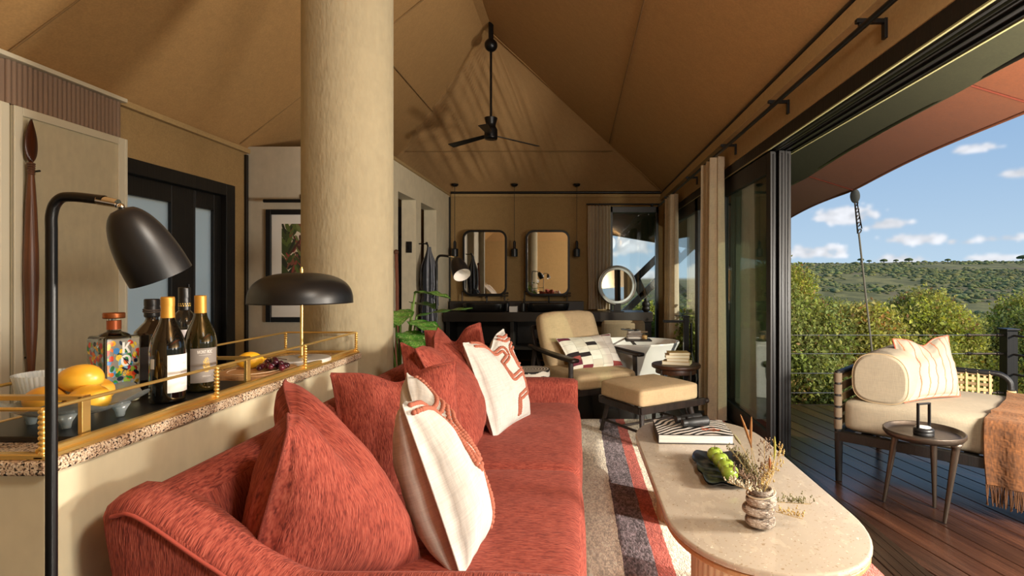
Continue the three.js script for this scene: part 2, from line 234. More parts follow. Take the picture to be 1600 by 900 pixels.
// ------------------------------------------------------------------ the tent: ceiling, walls, floor, sliding doors
const XL = -3.3, XR = 1.38, YL = 2.6, YR = 2.66, DB = 8.6, DF = -2.6, RX = -1.05, RY = 4.3, A1 = 6.57, A0 = -0.6;
const leftRoof = (x) => YL + (x - XL) * (RY - YL) / (RX - XL), rightRoof = (x) => YR + (XR - x) * (RY - YR) / (XR - RX);
{
  const ceiling = new THREE.Group(); ceiling.name = 'ceiling'; ceiling.userData.kind = 'structure'; scene.add(ceiling);
  const sag = (u, v) => 0.05 * Math.sin(Math.PI * v) * (0.5 + 0.5 * Math.cos(u * Math.PI * 2 * 3));
  const slope = (x0, y0) => (u, v) => { const d = lerp(lerp(DF, DB, u), lerp(A0, A1, u), v); return [lerp(x0, RX, v), lerp(y0, RY, v) - 0.03 * Math.sin(Math.PI * v) - 0.25 * sag(u, v) * 0.4, d]; };
  part('canvas_slope', sheet(slope(XR, YR), 48, 20, [0, 0.02, 0], [11, 3]), M.canvasIn, ceiling);
  part('canvas_slope', sheet(slope(XL, YL), 48, 20, [0, 0.02, 0], [11, 3]), M.canvasIn, ceiling);
  const fold = (x, y, amp) => { const a = x * 1.0 + (y - 2.6) * 0.42; const n = vnoise(a * 9, y * 0.9, 1e6, 1e6, 301), m = vnoise(a * 17 + 3, y * 1.3, 1e6, 1e6, 302); const r = (k) => Math.pow(1 - Math.abs(2 * k - 1), 2.2); return amp * (0.65 * r(n) + 0.4 * r(m)); };
  const hip = (d0, d1, amp) => (u, v) => { const x = lerp(lerp(XL, XR, u), RX, v), y = lerp(lerp(YL + 0.02, YR - 0.01, u), RY, v), f = fold(x, y, amp) * smooth(0.03, 0.22, v) * smooth(1, 0.8, v) * smooth(1.0, 0.45, u + 0.2 * v) * 1.0; return [x, y - f * 0.75, lerp(d0, d1, v) - Math.sign(d0 - d1) * f - Math.sign(d0 - d1) * 0.03 * Math.sin(Math.PI * v)]; };
  part('canvas_hip', sheet(hip(DB, A1, 0.05), 150, 60, [0, 0.02, 0.02], [4.6, 2.6]), M.canvasHip, ceiling);
  part('canvas_hip', sheet(hip(DF, A0, 0.02), 30, 16, [0, 0.02, -0.02], [4.6, 2.6]), M.canvasHip, ceiling);
  // folded canvas round the two back hips, the ridge, and the sewn seams
  const hipStrip = (x0, y0, w) => part('hip_strip', sheet((u, v) => { const t = u, x = lerp(x0, RX, t), y = lerp(y0, RY, t), d = lerp(DB, A1, t); return [x + (v - 0.5) * w * 0.3, y - 0.035 + Math.abs(v - 0.5) * 0.03, d + (v - 0.5) * w - 0.02]; }, 30, 4, [0, 0.012, 0], [3, 0.2]), M.canvasIn, ceiling);
  hipStrip(XL, YL, 0.26); hipStrip(XR, YR, 0.1);
  part('ridge_strip', bx(RX - 0.05, RX + 0.05, RY - 0.04, RY - 0.025, A0, A1), M.canvasIn, ceiling);
  const lineOn = (x0, y0, r) => (a, b) => rod(a, b, r, r, 6);
  for (const d of [-0.4, 3.14, 5.3]) part('seam', rod([XL + 0.03, leftRoof(XL + 0.03) - 0.012, d], [RX, RY - 0.04, lerp(d, 3, 0.06)], 0.0065), M.seam, ceiling);
  part('seam', rod([0.47, rightRoof(0.47) - 0.052, DF + 0.8], [0.47, rightRoof(0.47) - 0.05, 7.75], 0.006), M.seam, ceiling);
  part('seam', rod([-1.95, leftRoof(-1.95) - 0.05, -1.6], [-1.95, leftRoof(-1.95) - 0.05, 7.5], 0.006), M.seam, ceiling);
  { const v = 0.33, y = lerp(2.62, RY, v), d = lerp(DB, A1, v); part('seam', rod([lerp(XL, RX, v) + 0.1, y - 0.04, d - 0.055], [lerp(XR, RX, v) - 0.05, y - 0.03, d - 0.055], 0.006), M.seam, ceiling); }
}
// walls
{
  const L = new THREE.Group(); L.name = 'wall_left'; L.userData.kind = 'structure'; scene.add(L);
  const w = [bx(XL - 0.1, XL, 0, YL, DF, 3.5, 0), bx(XL - 0.1, XL, 0, YL, 5.1, 5.5, 0), bx(XL - 0.1, XL, 2.1, YL, 3.5, 5.1, 0)];
  part('wall_face', merge(w), M.canvasWall, L);
  const T3 = new THREE.Group(); T3.name = 'trim_3'; T3.userData.kind = 'structure'; scene.add(T3);
  part('cornice', bx(XL + 0.001, XL + 0.045, 2.545, 2.59, 3.89, 5.44), M.canvasEdge, T3);
  part('corner_trim', bx(XL + 0.001, XL + 0.03, 0, 2.53, 5.405, 5.435), M.black, T3);
  const B = struct('wall_back_left', merge([bx(XL - 0.1, -1.9, 0, 2.62, 5.45, 5.55, 0)]), M.wallWhite);
  const C = new THREE.Group(); C.name = 'wall_closet'; C.userData.kind = 'structure'; scene.add(C);
  part('wall_face', merge([bx(-2.18, -2.0, 0, 2.6, 5.55, 6.115, 0), bx(-2.18, -2.0, 0, 2.6, 6.8, 7.02, 0), bx(-2.18, -2.0, 0, 2.6, 7.8, DB, 0), bx(-2.18, -2.0, 2.28, 2.6, 6.115, 6.8, 0), bx(-2.18, -2.0, 2.28, 2.6, 7.02, 7.8, 0)]), std({ color: '#f3e6c6', roughness: 0.7, map: rep(plasterTone, 0.8) }), C);
  part('cap_board', bx(-2.21, -1.975, 2.6, 2.63, 5.45, DB - 0.02), M.canvasEdge, C);
  part('corner_trim', bx(-2.0, -1.975, 0, 2.58, 8.55, 8.59), M.black, C);
  const D = struct('wall_closet_back', bx(-3.3, -3.2, 0, 2.5, 5.55, DB, 0), M.darkWood);
  const K = new THREE.Group(); K.name = 'wall_back'; K.userData.kind = 'structure'; scene.add(K);
  part('wall_face', merge([bx(XL - 0.1, 0.53, 0, 2.66, DB, DB + 0.12, 0), bx(1.3, 1.5, 0, 2.66, DB, DB + 0.12, 0), bx(0.53, 1.3, 2.43, 2.66, DB, DB + 0.12, 0), bx(0.53, 1.3, 0, 0.3, DB, DB + 0.12, 0)]), M.canvasWall, K);
  part('head_batten', bx(-1.97, 1.36, 2.585, 2.63, DB - 0.035, DB), M.canvasEdge, K);
  part('head_pole', rod([-1.97, 2.655, DB - 0.03], [1.38, 2.655, DB - 0.03], 0.022), M.frameDark, K);
  struct('wall_rear', merge([bx(XL - 0.1, 1.5, 0, 2.66, DF - 0.12, DF, 0)]), M.canvasWall);
  const R = new THREE.Group(); R.name = 'wall_right'; R.userData.kind = 'structure'; scene.add(R);
  part('canvas_band', bx(1.385, 1.45, 2.32, 2.67, DF, DB, 0), M.canvasWall, R);
  part('batten', bx(1.33, 1.385, 2.53, 2.625, DF, DB, 0.006), M.canvasEdge, R);
  part('eave_pole', rod([1.36, 2.655, DF], [1.36, 2.655, DB], 0.02), M.frameDark, R);
  part('header', merge([bx(1.392, 1.465, 2.235, 2.335, DF, DB), bx(1.475, 1.60, 2.225, 2.335, DF, DB)]), M.frame, R);
  for (const [x, y] of [[1.397, 2.233], [1.592, 2.223]]) part('track_edge_glint', bx(x - 0.006, x + 0.006, y - 0.004, y + 0.004, DF, DB, 0.001), plain('#8f8b62', 0.4), R);  // pale strips: the light caught along the header edges, put in as colour
  for (const x of [1.44, 1.5, 1.555]) part('track_groove', bx(x - 0.004, x + 0.004, 2.213, 2.226, DF, DB, 0.001), M.blackMetal, R);
  struct('window_2', (() => bx(1.42, 1.435, 0.15, 2.1, 5.36, 6.25, 0))(), M.glass);
  struct('window_3', (() => bx(1.42, 1.435, 0.15, 2.1, 6.38, 8.5, 0))(), M.glass);
  const F = new THREE.Group(); F.name = 'trim_1'; F.userData.kind = 'structure'; scene.add(F);
  for (const [a, b] of [[5.24, 5.36], [6.24, 6.38], [8.46, 8.58]]) part('mullion', bx(1.395, 1.46, 0, 2.23, a, b), M.frame, F);
  part('bottom_rail', bx(1.395, 1.46, 0.02, 0.16, 5.36, 8.46), M.frame, F); part('top_rail', bx(1.395, 1.46, 2.08, 2.23, 5.36, 8.46), M.frame, F);
}
// back window
{
  const W = new THREE.Group(); W.name = 'window_1'; W.userData.kind = 'structure'; scene.add(W);
  for (const g of [bx(0.53, 1.3, 2.34, 2.43, 8.57, 8.7), bx(0.53, 1.3, 0.3, 0.36, 8.57, 8.7), bx(0.53, 0.58, 0.3, 2.43, 8.57, 8.7), bx(1.26, 1.3, 0.3, 2.43, 8.57, 8.7)]) part('window_frame', g, M.frameDark, W);
  part('pane', bx(0.58, 1.26, 0.36, 2.34, 8.63, 8.638, 0), M.glass, W);
}
// sliding doors pushed together at the far end of the opening
{
  const X = [1.425, 1.477, 1.529], starts = [3.93, 3.9, 3.92];
  X.forEach((x, i) => {
    const d0 = starts[i], d1 = 5.22, D = new THREE.Group(); D.name = 'door_' + (i + 1); D.userData.kind = 'structure'; scene.add(D);
    const a = x - 0.022, b = x + 0.022;
    part('stile', bx(a, b, 0.02, 2.22, d0, d0 + 0.085), M.frame, D); part('stile', bx(a, b, 0.02, 2.22, d1 - 0.09, d1), M.frame, D);
    part('rail', bx(a, b, 0.02, 0.17, d0 + 0.085, d1 - 0.09), M.frame, D); part('rail', bx(a, b, 2.07, 2.22, d0 + 0.085, d1 - 0.09), M.frame, D);
    part('pane', bx(x - 0.004, x + 0.004, 0.17, 2.07, d0 + 0.085, d1 - 0.09, 0), M.doorGlass, D);
    part('edge_strip', bx(x - 0.004, x + 0.006, 0.05, 2.2, d0 - 0.006, d0), M.blackMetal, D);
  });
}
// the double door of frosted glass in the left wall
{
  const D = new THREE.Group(); D.name = 'door_4'; D.userData.kind = 'structure'; scene.add(D);
  const x0 = XL - 0.08, x1 = XL + 0.03;
  part('door_frame', merge([bx(x0, x1 - 0.02, 0, 2.18, 3.42, 3.5), bx(x0, x1 + 0.02, 0, 2.18, 5.06, 5.19), bx(x0, x1 - 0.02, 2.07, 2.18, 3.5, 3.9), bx(x0, x1 + 0.02, 2.07, 2.18, 3.9, 5.06)]), M.frame, D);
  for (const [a, b, s] of [[3.5, 4.7, 0], [4.7, 5.06, 1]]) {
    const p = a + (s ? 0.02 : 0.1), q = b - (s ? 0.1 : 0.26);
    const l = part('door_leaf', merge([bx(x0 + 0.02, x1 - 0.03, 0.02, 2.065, a + 0.001, p), bx(x0 + 0.02, x1 - 0.03, 0.02, 2.065, q, b - 0.001), bx(x0 + 0.02, x1 - 0.03, 1.92, 2.065, p, q), bx(x0 + 0.02, x1 - 0.03, 0.02, 0.22, p, q)]), M.frame, D);
    part('frosted_pane', bx(XL - 0.04, XL - 0.03, 0.22, 1.92, p, q, 0), M.frosted, l);
  }
  part('door_handle', rod([x1 + 0.03, 0.95, 4.55], [x1 + 0.03, 1.25, 4.55], 0.009), M.blackMetal, D);
}
// wardrobe front along the left wall, with a fluted band above it
{
  const W = thing('wardrobe', 'tall cream wardrobe front with a narrow framed panel on the left wall', 'wardrobe', [0, 0, 0]);
  const doorOf = (d0, d1) => { const g = part('door', merge([bx(-3.26, -3.215, 0.05, 2.29, d0, d1)]), M.cream, W); for (const q of [bx(-3.215, -3.2, 0.05, 2.29, d0, d0 + 0.05), bx(-3.215, -3.2, 0.05, 2.29, d1 - 0.05, d1), bx(-3.215, -3.2, 2.24, 2.29, d0 + 0.05, d1 - 0.05), bx(-3.215, -3.2, 0.05, 0.12, d0 + 0.05, d1 - 0.05)]) part('door_rail', q, M.creamTrim, g); };
  doorOf(3.1, 3.86); doorOf(2.3, 3.075); doorOf(1.5, 2.275);
  part('side_panel', bx(XL, -3.2, 0, 2.29, 3.862, 3.885), M.creamTrim, W);
  part('carcass', bx(XL, -3.262, 0, 2.29, 0.6, 3.86), M.cream, W);
  const F = thing('fluted_frieze', 'band of narrow brown wooden flutes above the cream wardrobe', 'frieze', [0, 0, 0]);
  part('backing', bx(XL + 0.003, -3.25, 2.3, 2.55, 1.4, 3.885), M.flute, F);
  for (let d = 2.3, i = 0; d < 3.87; d += 0.031, i++) { if (Math.abs(d - 3.085) < 0.02) continue; const g = new THREE.CylinderGeometry(0.0145, 0.0145, 0.25, 8, 1); g.translate(-3.245, 2.425, -d); part('flute', flat(g), M.flute, F); }
  part('top_moulding', merge([bx(XL + 0.003, -3.2, 2.552, 2.58, 1.4, 3.885)]), M.creamTrim, F);
}
// column
{ const c = lathe([[0.001, 0], [0.235, 0], [0.235, 0.06], [0.228, 0.07], [0.228, 4.17], [0.001, 4.17]], [-1.215, 0, 2.905], 96); const m = struct('column', smoothed(c), M.column); }
// floor: a slab, planks where they are seen, and the sill of the sliding doors
{
  struct('floor', bx(XL - 0.1, 1.6, -0.12, -0.016, DF - 0.1, DB + 0.1, 0), M.floorWood);
  const F = scene.getObjectByName('floor'), r = rng(8), mats = [M.floorWood, std({ ...{}, color: '#b3a294', map: rep(darkWoodTex, 1.1, 0.33), roughness: 0.3 }), std({ color: '#dccab9', map: rep(darkWoodTex, 1.3, 0.4), roughness: 0.27 })];
  for (let i = 0; i < 15; i++) { const x = -0.44 + i * 0.122; for (let d = -1.2 - (i % 3) * 0.7; d < DB; d += 2.2) part('plank', bx(x, x + 0.12, -0.014, 0, Math.max(-1.2, d), Math.min(DB, d + 2.198), 0.001), mats[Math.floor(r() * 3)], F); }
  part('floor_board', bx(XL, -0.442, -0.014, 0, DF, DB, 0), M.floorWood, F); part('floor_board', bx(-0.44, 1.386, -0.014, 0, DF, -1.2, 0), M.floorWood, F);
  const S = struct('trim_2', bx(1.39, 1.56, -0.04, 0.004, DF, DB), M.floorWood);
  for (const x of [1.425, 1.477, 1.529]) part('floor_track', bx(x - 0.004, x + 0.004, 0.003, 0.0055, DF, 5.25, 0.0005), M.floorWood, S);
}
// rug
{ const g = grid((u, v) => [lerp(-0.62, 1.335, u), 0.012 + 0.002 * fbm(u * 9, v * 14, 1e6, 1e6, 60, 3), lerp(0.6, 4.98, v)], 60, 120, [1, 1]); const low = grid((u, v) => [lerp(1.335, -0.62, u), 0.001, lerp(0.6, 4.98, v)], 1, 1); const rim = (a, b) => grid((u, v) => [lerp(a[0], b[0], u), lerp(0.001, 0.0125, v), lerp(a[1], b[1], u)], 1, 1, [0.02, 0.02]);
  const rug = mk('rug', merge([g, low, rim([-0.62, 0.6], [1.335, 0.6]), rim([1.335, 0.6], [1.335, 4.98]), rim([1.335, 4.98], [-0.62, 4.98]), rim([-0.62, 4.98], [-0.62, 0.6])]), M.rug); tag(rug, 'flat-woven rug striped in cream, grey and coral under the coffee table', 'rug'); settle(rug); }
// ------------------------------------------------------------------ the bar counter behind the sofa and all that stands on it
const CT = 0.937;                                      // height of the granite top
{
  const C = thing('bar_counter', 'cream console counter with a speckled granite top and brass gallery behind the sofa', 'counter');
  part('base', bx(-1.41, -1.064, 0, 0.907, 1.09, 2.655, 0.002), M.cream, C);
  part('granite_top', bx(-1.43, -1.05, 0.907, CT, 1.075, 2.668, 0.006), M.granite, C);
  const R = part('gallery', merge([bx(-1.082, -1.058, CT, CT + 0.008, 1.083, 2.66, 0.002), bx(-1.092, -1.072, CT + 0.006, CT + 0.02, 1.095, 2.655, 0.005), bx(-1.42, -1.06, CT, CT + 0.012, 1.083, 1.105, 0.003), bx(-1.42, -1.06, CT, CT + 0.012, 2.64, 2.66, 0.003), bx(-1.425, -1.405, CT, CT + 0.012, 1.083, 2.66, 0.003)]), M.brass, C, 'brass curb');
  const prof = [[0.0001, 0]]; for (let i = 0; i < 9; i++) for (let k = 0; k <= 6; k++) { const a = Math.PI * k / 6; prof.push([0.0035 + 0.0045 * Math.sin(a), 0.006 + (i + 0.5) * 0.0105 - 0.005 * Math.cos(a)]); } prof.push([0.0001, 0.103]);
  for (const [x, d] of [[-1.07, 1.092], [-1.07, 1.62], [-1.07, 2.15], [-1.07, 2.648], [-1.413, 2.648], [-1.413, 1.092], [-1.413, 1.87]]) part('beaded_post', lathe(prof, [x, CT, d], 14), M.brass, R);
  const rail = (a, b) => part('rail', rod([a[0], CT + 0.1, a[1]], [b[0], CT + 0.1, b[1]], 0.0042, 0.0042, 10), M.brass, R);
  rail([-1.07, 1.092], [-1.07, 2.648]); rail([-1.07, 2.648], [-1.413, 2.648]); rail([-1.413, 2.648], [-1.413, 1.092]); rail([-1.413, 1.092], [-1.07, 1.092]);
}
const TT = CT + 0.014;                                 // top of the black tray
{
  const T = thing('serving_tray', 'black serving tray with square brass handles on the granite counter', 'tray');
  part('base', bx(-1.395, -1.098, CT + 0.001, TT, 1.2, 1.86, 0.003), M.blackSatin, T);
  for (const d of [1.225, 1.832]) part('handle', merge([bx(-1.112, -1.102, TT - 0.01, CT + 0.098, d - 0.011, d + 0.011, 0.001), bx(-1.392, -1.382, TT - 0.01, CT + 0.098, d - 0.011, d + 0.011, 0.001), bx(-1.392, -1.102, CT + 0.09, CT + 0.1, d - 0.011, d + 0.011, 0.001)]), M.brass, T);
}
function bottleLathe(prof, seg = 40) { return smoothed(lathe(prof, [0, 0, 0], seg)); }
function wrap(r, y0, y1, a0, a1, seg = 20) { const g = new THREE.CylinderGeometry(r, r, y1 - y0, seg, 1, true, a0, a1 - a0); g.translate(0, (y0 + y1) / 2, 0); return flat(g); }
const toCam = (x, d) => Math.atan2(-x, d);             // the turn that faces the camera
{
  // the two wine bottles: same shape, different labels
  const prof = [[0.0001, 0.004], [0.03, 0.0], [0.042, 0.003], [0.0435, 0.01], [0.0435, 0.148], [0.0415, 0.165], [0.036, 0.185], [0.027, 0.208], [0.019, 0.228], [0.0155, 0.246], [0.0145, 0.256]];
  const cap = [[0.0151, 0.200 + 0.03], [0.0165, 0.232], [0.0162, 0.262], [0.0162, 0.293], [0.0152, 0.296], [0.0001, 0.297]];
  const capB = [[0.0185, 0.2285], [0.0168, 0.24], [0.0162, 0.262], [0.0162, 0.27], [0.0168, 0.271], [0.0168, 0.293], [0.0155, 0.297], [0.0001, 0.2975]];
  const dark = plain('#0b0a08', 0.06, { clearcoat: 1, clearcoatRoughness: 0.03 }), green = plain('#1d1908', 0.06, { clearcoat: 1, clearcoatRoughness: 0.03 }), gold = plain('#c8933c', 0.42, { metalness: 0.45 });
  const text = (g, s, x, y, px, color, font = 'sans-serif', w = '') => { g.fillStyle = color; g.font = w + ' ' + px + 'px ' + font; g.fillText(s, x, y); };
  const white = drawn(512, 420, (g, w, h) => { g.fillStyle = '#efece6'; g.fillRect(0, 0, w, h); g.strokeStyle = '#55504c'; g.lineWidth = 4; g.beginPath(); g.moveTo(250, 110); g.lineTo(290, 92); g.lineTo(300, 118); g.lineTo(345, 84); g.stroke(); text(g, 'LITTLE', 215, 205, 54, '#77716c'); text(g, 'ROOD', 215, 262, 54, '#77716c'); text(g, 'cape red', 222, 340, 22, '#9a948e', 'serif'); g.fillStyle = '#bdb7b0'; g.fillRect(215, 370, 200, 2); });
  const grey = drawn(512, 420, (g, w, h) => { g.fillStyle = '#857c74'; g.fillRect(0, 0, w, h); text(g, 'MONT ROC', 120, 62, 52, '#ece6dc'); g.fillStyle = '#d9d2c6'; g.fillRect(150, 82, 210, 3); g.fillStyle = '#cdaa5a'; const r = rng(5); for (let i = 0; i < 240; i++) { const a = r() * 6.28, q = Math.sqrt(r()); g.beginPath(); g.arc(275 + Math.cos(a) * q * 62, 205 + Math.sin(a) * q * 90, 2 + r() * 7, 0, 6.3); g.fill(); } text(g, 'white blend', 205, 350, 26, '#ddd5c8', 'serif'); });
  const stamp = plain('#c9cbc8', 0.6);
  const wine = (glass, c, label, lr, name, at, turn, a0, a1) => {
    const B = thing('wine_bottle', name, 'bottle', at, turn);
    part('glass', bottleLathe(prof), glass, B); part('capsule', bottleLathe(c, 32), gold, B); part('label', wrap(lr, 0.03, 0.135, a0, a1), label, B); part('stamp', wrap(lr, 0.098, 0.126, a0 - 1.02, a0 - 0.72, 6), stamp, B); return B;
  };
  wine(dark, capB, white, 0.0441, 'dark red wine bottle with gold capsule and white label, nearest the brass rail', [-1.158, TT, 1.543], toCam(-1.158, 1.543), -0.02, 1.75);
  wine(green, cap, grey, 0.0441, 'olive wine bottle with gold capsule and grey label, rightmost of the bottles', [-1.17, TT, 1.695], toCam(-1.17, 1.695), -0.62, 1.2);
  // tall clear bottle behind them
  const G = thing('spirit_bottle', 'tall clear spirit bottle with black cap and pale label behind the two wine bottles', 'bottle', [-1.31, TT, 1.82], toCam(-1.31, 1.82));
  part('glass', bottleLathe([[0.0001, 0.005], [0.034, 0], [0.0385, 0.004], [0.0385, 0.19], [0.036, 0.212], [0.026, 0.232], [0.0165, 0.242], [0.0155, 0.25], [0.0155, 0.268]]), M.clearGlass, G);
  part('cap', bottleLathe([[0.0165, 0.243], [0.0172, 0.246], [0.0172, 0.282], [0.0165, 0.284], [0.0175, 0.286], [0.0175, 0.316], [0.016, 0.319], [0.0001, 0.32]], 28), drawn(256, 256, (g) => { g.fillStyle = '#12110f'; g.fillRect(0, 0, 256, 256); }, 0.35), G);
  part('cap_band', wrap(0.0177, 0.252, 0.27, 0, 6.283, 28), drawn(256, 64, (g) => { g.fillStyle = '#15130f'; g.fillRect(0, 0, 256, 64); g.fillStyle = '#c9a550'; for (let i = 0; i < 16; i++) { g.fillRect(i * 16 + 2, 12, 8, 14); g.fillRect(i * 16 + 6, 34, 9, 16); } }, 0.4), G);
  part('label', wrap(0.039, 0.03, 0.18, -0.9, 0.9), drawn(256, 320, (g) => { g.fillStyle = '#d8d3d6'; g.fillRect(0, 0, 256, 320); g.fillStyle = '#4a4a52'; g.fillRect(40, 10, 18, 110); g.fillRect(84, 10, 14, 110); g.fillStyle = '#8a1f33'; g.fillRect(0, 150, 256, 44); g.fillStyle = '#f0ece6'; g.fillRect(30, 220, 190, 70); }), G);
  part('gin', bottleLathe([[0.0001, 0.008], [0.0365, 0.008], [0.0365, 0.185], [0.0001, 0.186]]), M.clearGlass, G);
  // black bottle with square shoulders
  const K = thing('dark_spirit_bottle', 'black square-shouldered spirit bottle with a cord round its neck, left of the wine bottles', 'bottle', [-1.325, TT, 1.7], toCam(-1.325, 1.7));
  const ring = (s, y, q = 0.35) => Array.from({ length: 24 }, (_, i) => { const a = i / 24 * 6.283, c = Math.cos(a), n = Math.sin(a), k = s / Math.pow(Math.pow(Math.abs(c), 1 / q) + Math.pow(Math.abs(n), 1 / q), q); return [c * k, y, n * k]; });
  part('glass', loft([ring(0.044, 0), ring(0.046, 0.004), ring(0.046, 0.175), ring(0.044, 0.185), ring(0.02, 0.213, 0.5), ring(0.0165, 0.222, 0.5), ring(0.0165, 0.24, 0.5)]), plain('#120d0a', 0.12, { clearcoat: 0.8 }), K);
  part('cap', bottleLathe([[0.0185, 0.228], [0.0205, 0.232], [0.0205, 0.26], [0.0188, 0.262], [0.0205, 0.264], [0.0205, 0.282], [0.019, 0.285], [0.0001, 0.285]], 28), M.blackSatin, K);
  part('neck_cord', merge([0.246, 0.252].map((y) => tube(Array.from({ length: 12 }, (_, i) => [Math.cos(i / 12 * 6.283) * 0.0218, y + 0.002 * Math.sin(i / 12 * 6.283), Math.sin(i / 12 * 6.283) * 0.0218]), 0.0022, 36, 6, true))), plain('#4a4038', 0.9), K);
  part('label', bx(-0.034, 0.034, 0.04, 0.14, -0.0475, -0.0462, 0), drawn(128, 192, (g) => { g.fillStyle = '#241a14'; g.fillRect(0, 0, 128, 192); g.strokeStyle = '#b7793a'; g.lineWidth = 5; g.beginPath(); g.moveTo(0, 40); g.lineTo(128, 14); g.stroke(); g.fillStyle = '#a5532a'; g.fillRect(70, 120, 40, 30); }), K);
  // square gin bottle with printed fruit
  const S = thing('gin_bottle', 'square clear gin bottle printed with bright fruit and big white letters, copper stopper', 'bottle', [-1.308, TT, 1.54], toCam(-1.308, 1.54) + 0.47);
  const body = new RoundedBoxGeometry(0.088, 0.188, 0.088, 3, 0.008); body.translate(0, 0.094, 0);
  part('glass', merge([flat(body), bottleLathe([[0.04, 0.186], [0.03, 0.193], [0.0165, 0.199], [0.0155, 0.203], [0.0155, 0.236]])]), M.solidGlass, S);
  part('stopper', bottleLathe([[0.0001, 0.236], [0.0245, 0.236], [0.0255, 0.239], [0.0255, 0.249], [0.0245, 0.252], [0.0001, 0.2525]], 32), plain('#96572f', 0.4, { metalness: 0.75 }), S);
  part('neck_band', wrap(0.0166, 0.205, 0.23, 0, 6.283, 24), plain('#a0522c', 0.4, { metalness: 0.5 }), S);
  const fruit = (seed, words) => (g, w, h) => {
    g.clearRect(0, 0, w, h); g.fillStyle = 'rgba(196,196,190,.42)'; g.fillRect(0, 0, w, h); const r = rng(seed), cols = ['#f2c624', '#e8b21a', '#2f8f3a', '#1f6b3c', '#d8452a', '#e8742c', '#3e86c8', '#7ab7dc', '#b52f35', '#12233a', '#f0d24a', '#8fb23a'];
    for (let i = 0; i < 95; i++) { const x = r() * w, y = (0.06 + 0.74 * r()) * h; g.fillStyle = cols[Math.floor(r() * cols.length)]; g.beginPath(); g.ellipse(x, y, w * (0.03 + 0.08 * r()), h * (0.02 + 0.04 * r()), r() * 3.1, 0, 6.3); g.fill(); }
    for (let i = 0; i < 26; i++) { g.strokeStyle = cols[Math.floor(r() * cols.length)]; g.lineWidth = 3 + r() * 4; g.beginPath(); const x = r() * w, y = (0.1 + 0.7 * r()) * h; g.moveTo(x, y); g.quadraticCurveTo(x + 40 * (r() - 0.5), y - 40 * r(), x + 70 * (r() - 0.5), y - 60 * (r() - 0.4)); g.stroke(); }
    if (words) { g.textAlign = 'center'; g.font = 'bold 200px sans-serif'; g.fillStyle = '#f4f4f1'; g.fillText('K', w * 0.58, h * 0.235); g.fillText('O', w * 0.58, h * 0.445); g.strokeStyle = '#161616'; g.lineWidth = 10; g.beginPath(); g.moveTo(w * 0.48, h * 0.30); g.lineTo(w * 0.68, h * 0.43); g.stroke(); g.clearRect(0, h * 0.845, w, h); g.fillStyle = '#141414'; g.font = 'bold 62px sans-serif'; g.fillText('CLASSIC', w * 0.52, h * 0.92); g.fillStyle = '#f2c624'; g.font = 'italic bold 70px serif'; g.fillText('Yag', w * 0.52, h * 0.56); }
  };
  const print = (seed, words) => drawn(400, 800, fruit(seed, words), 0.35, { transparent: true });
  part('front_print', bx(-0.038, 0.038, 0.008, 0.18, -0.0449, -0.0445, 0), print(3, true), S); S.children.at(-1).geometry = (() => { const g = new THREE.PlaneGeometry(0.077, 0.172); g.translate(0, 0.094, 0.0448); return g; })();
  const sg = new THREE.PlaneGeometry(0.077, 0.172); sg.rotateY(-Math.PI / 2); sg.translate(-0.0448, 0.094, 0); part('side_print', sg, print(9, false), S);
}
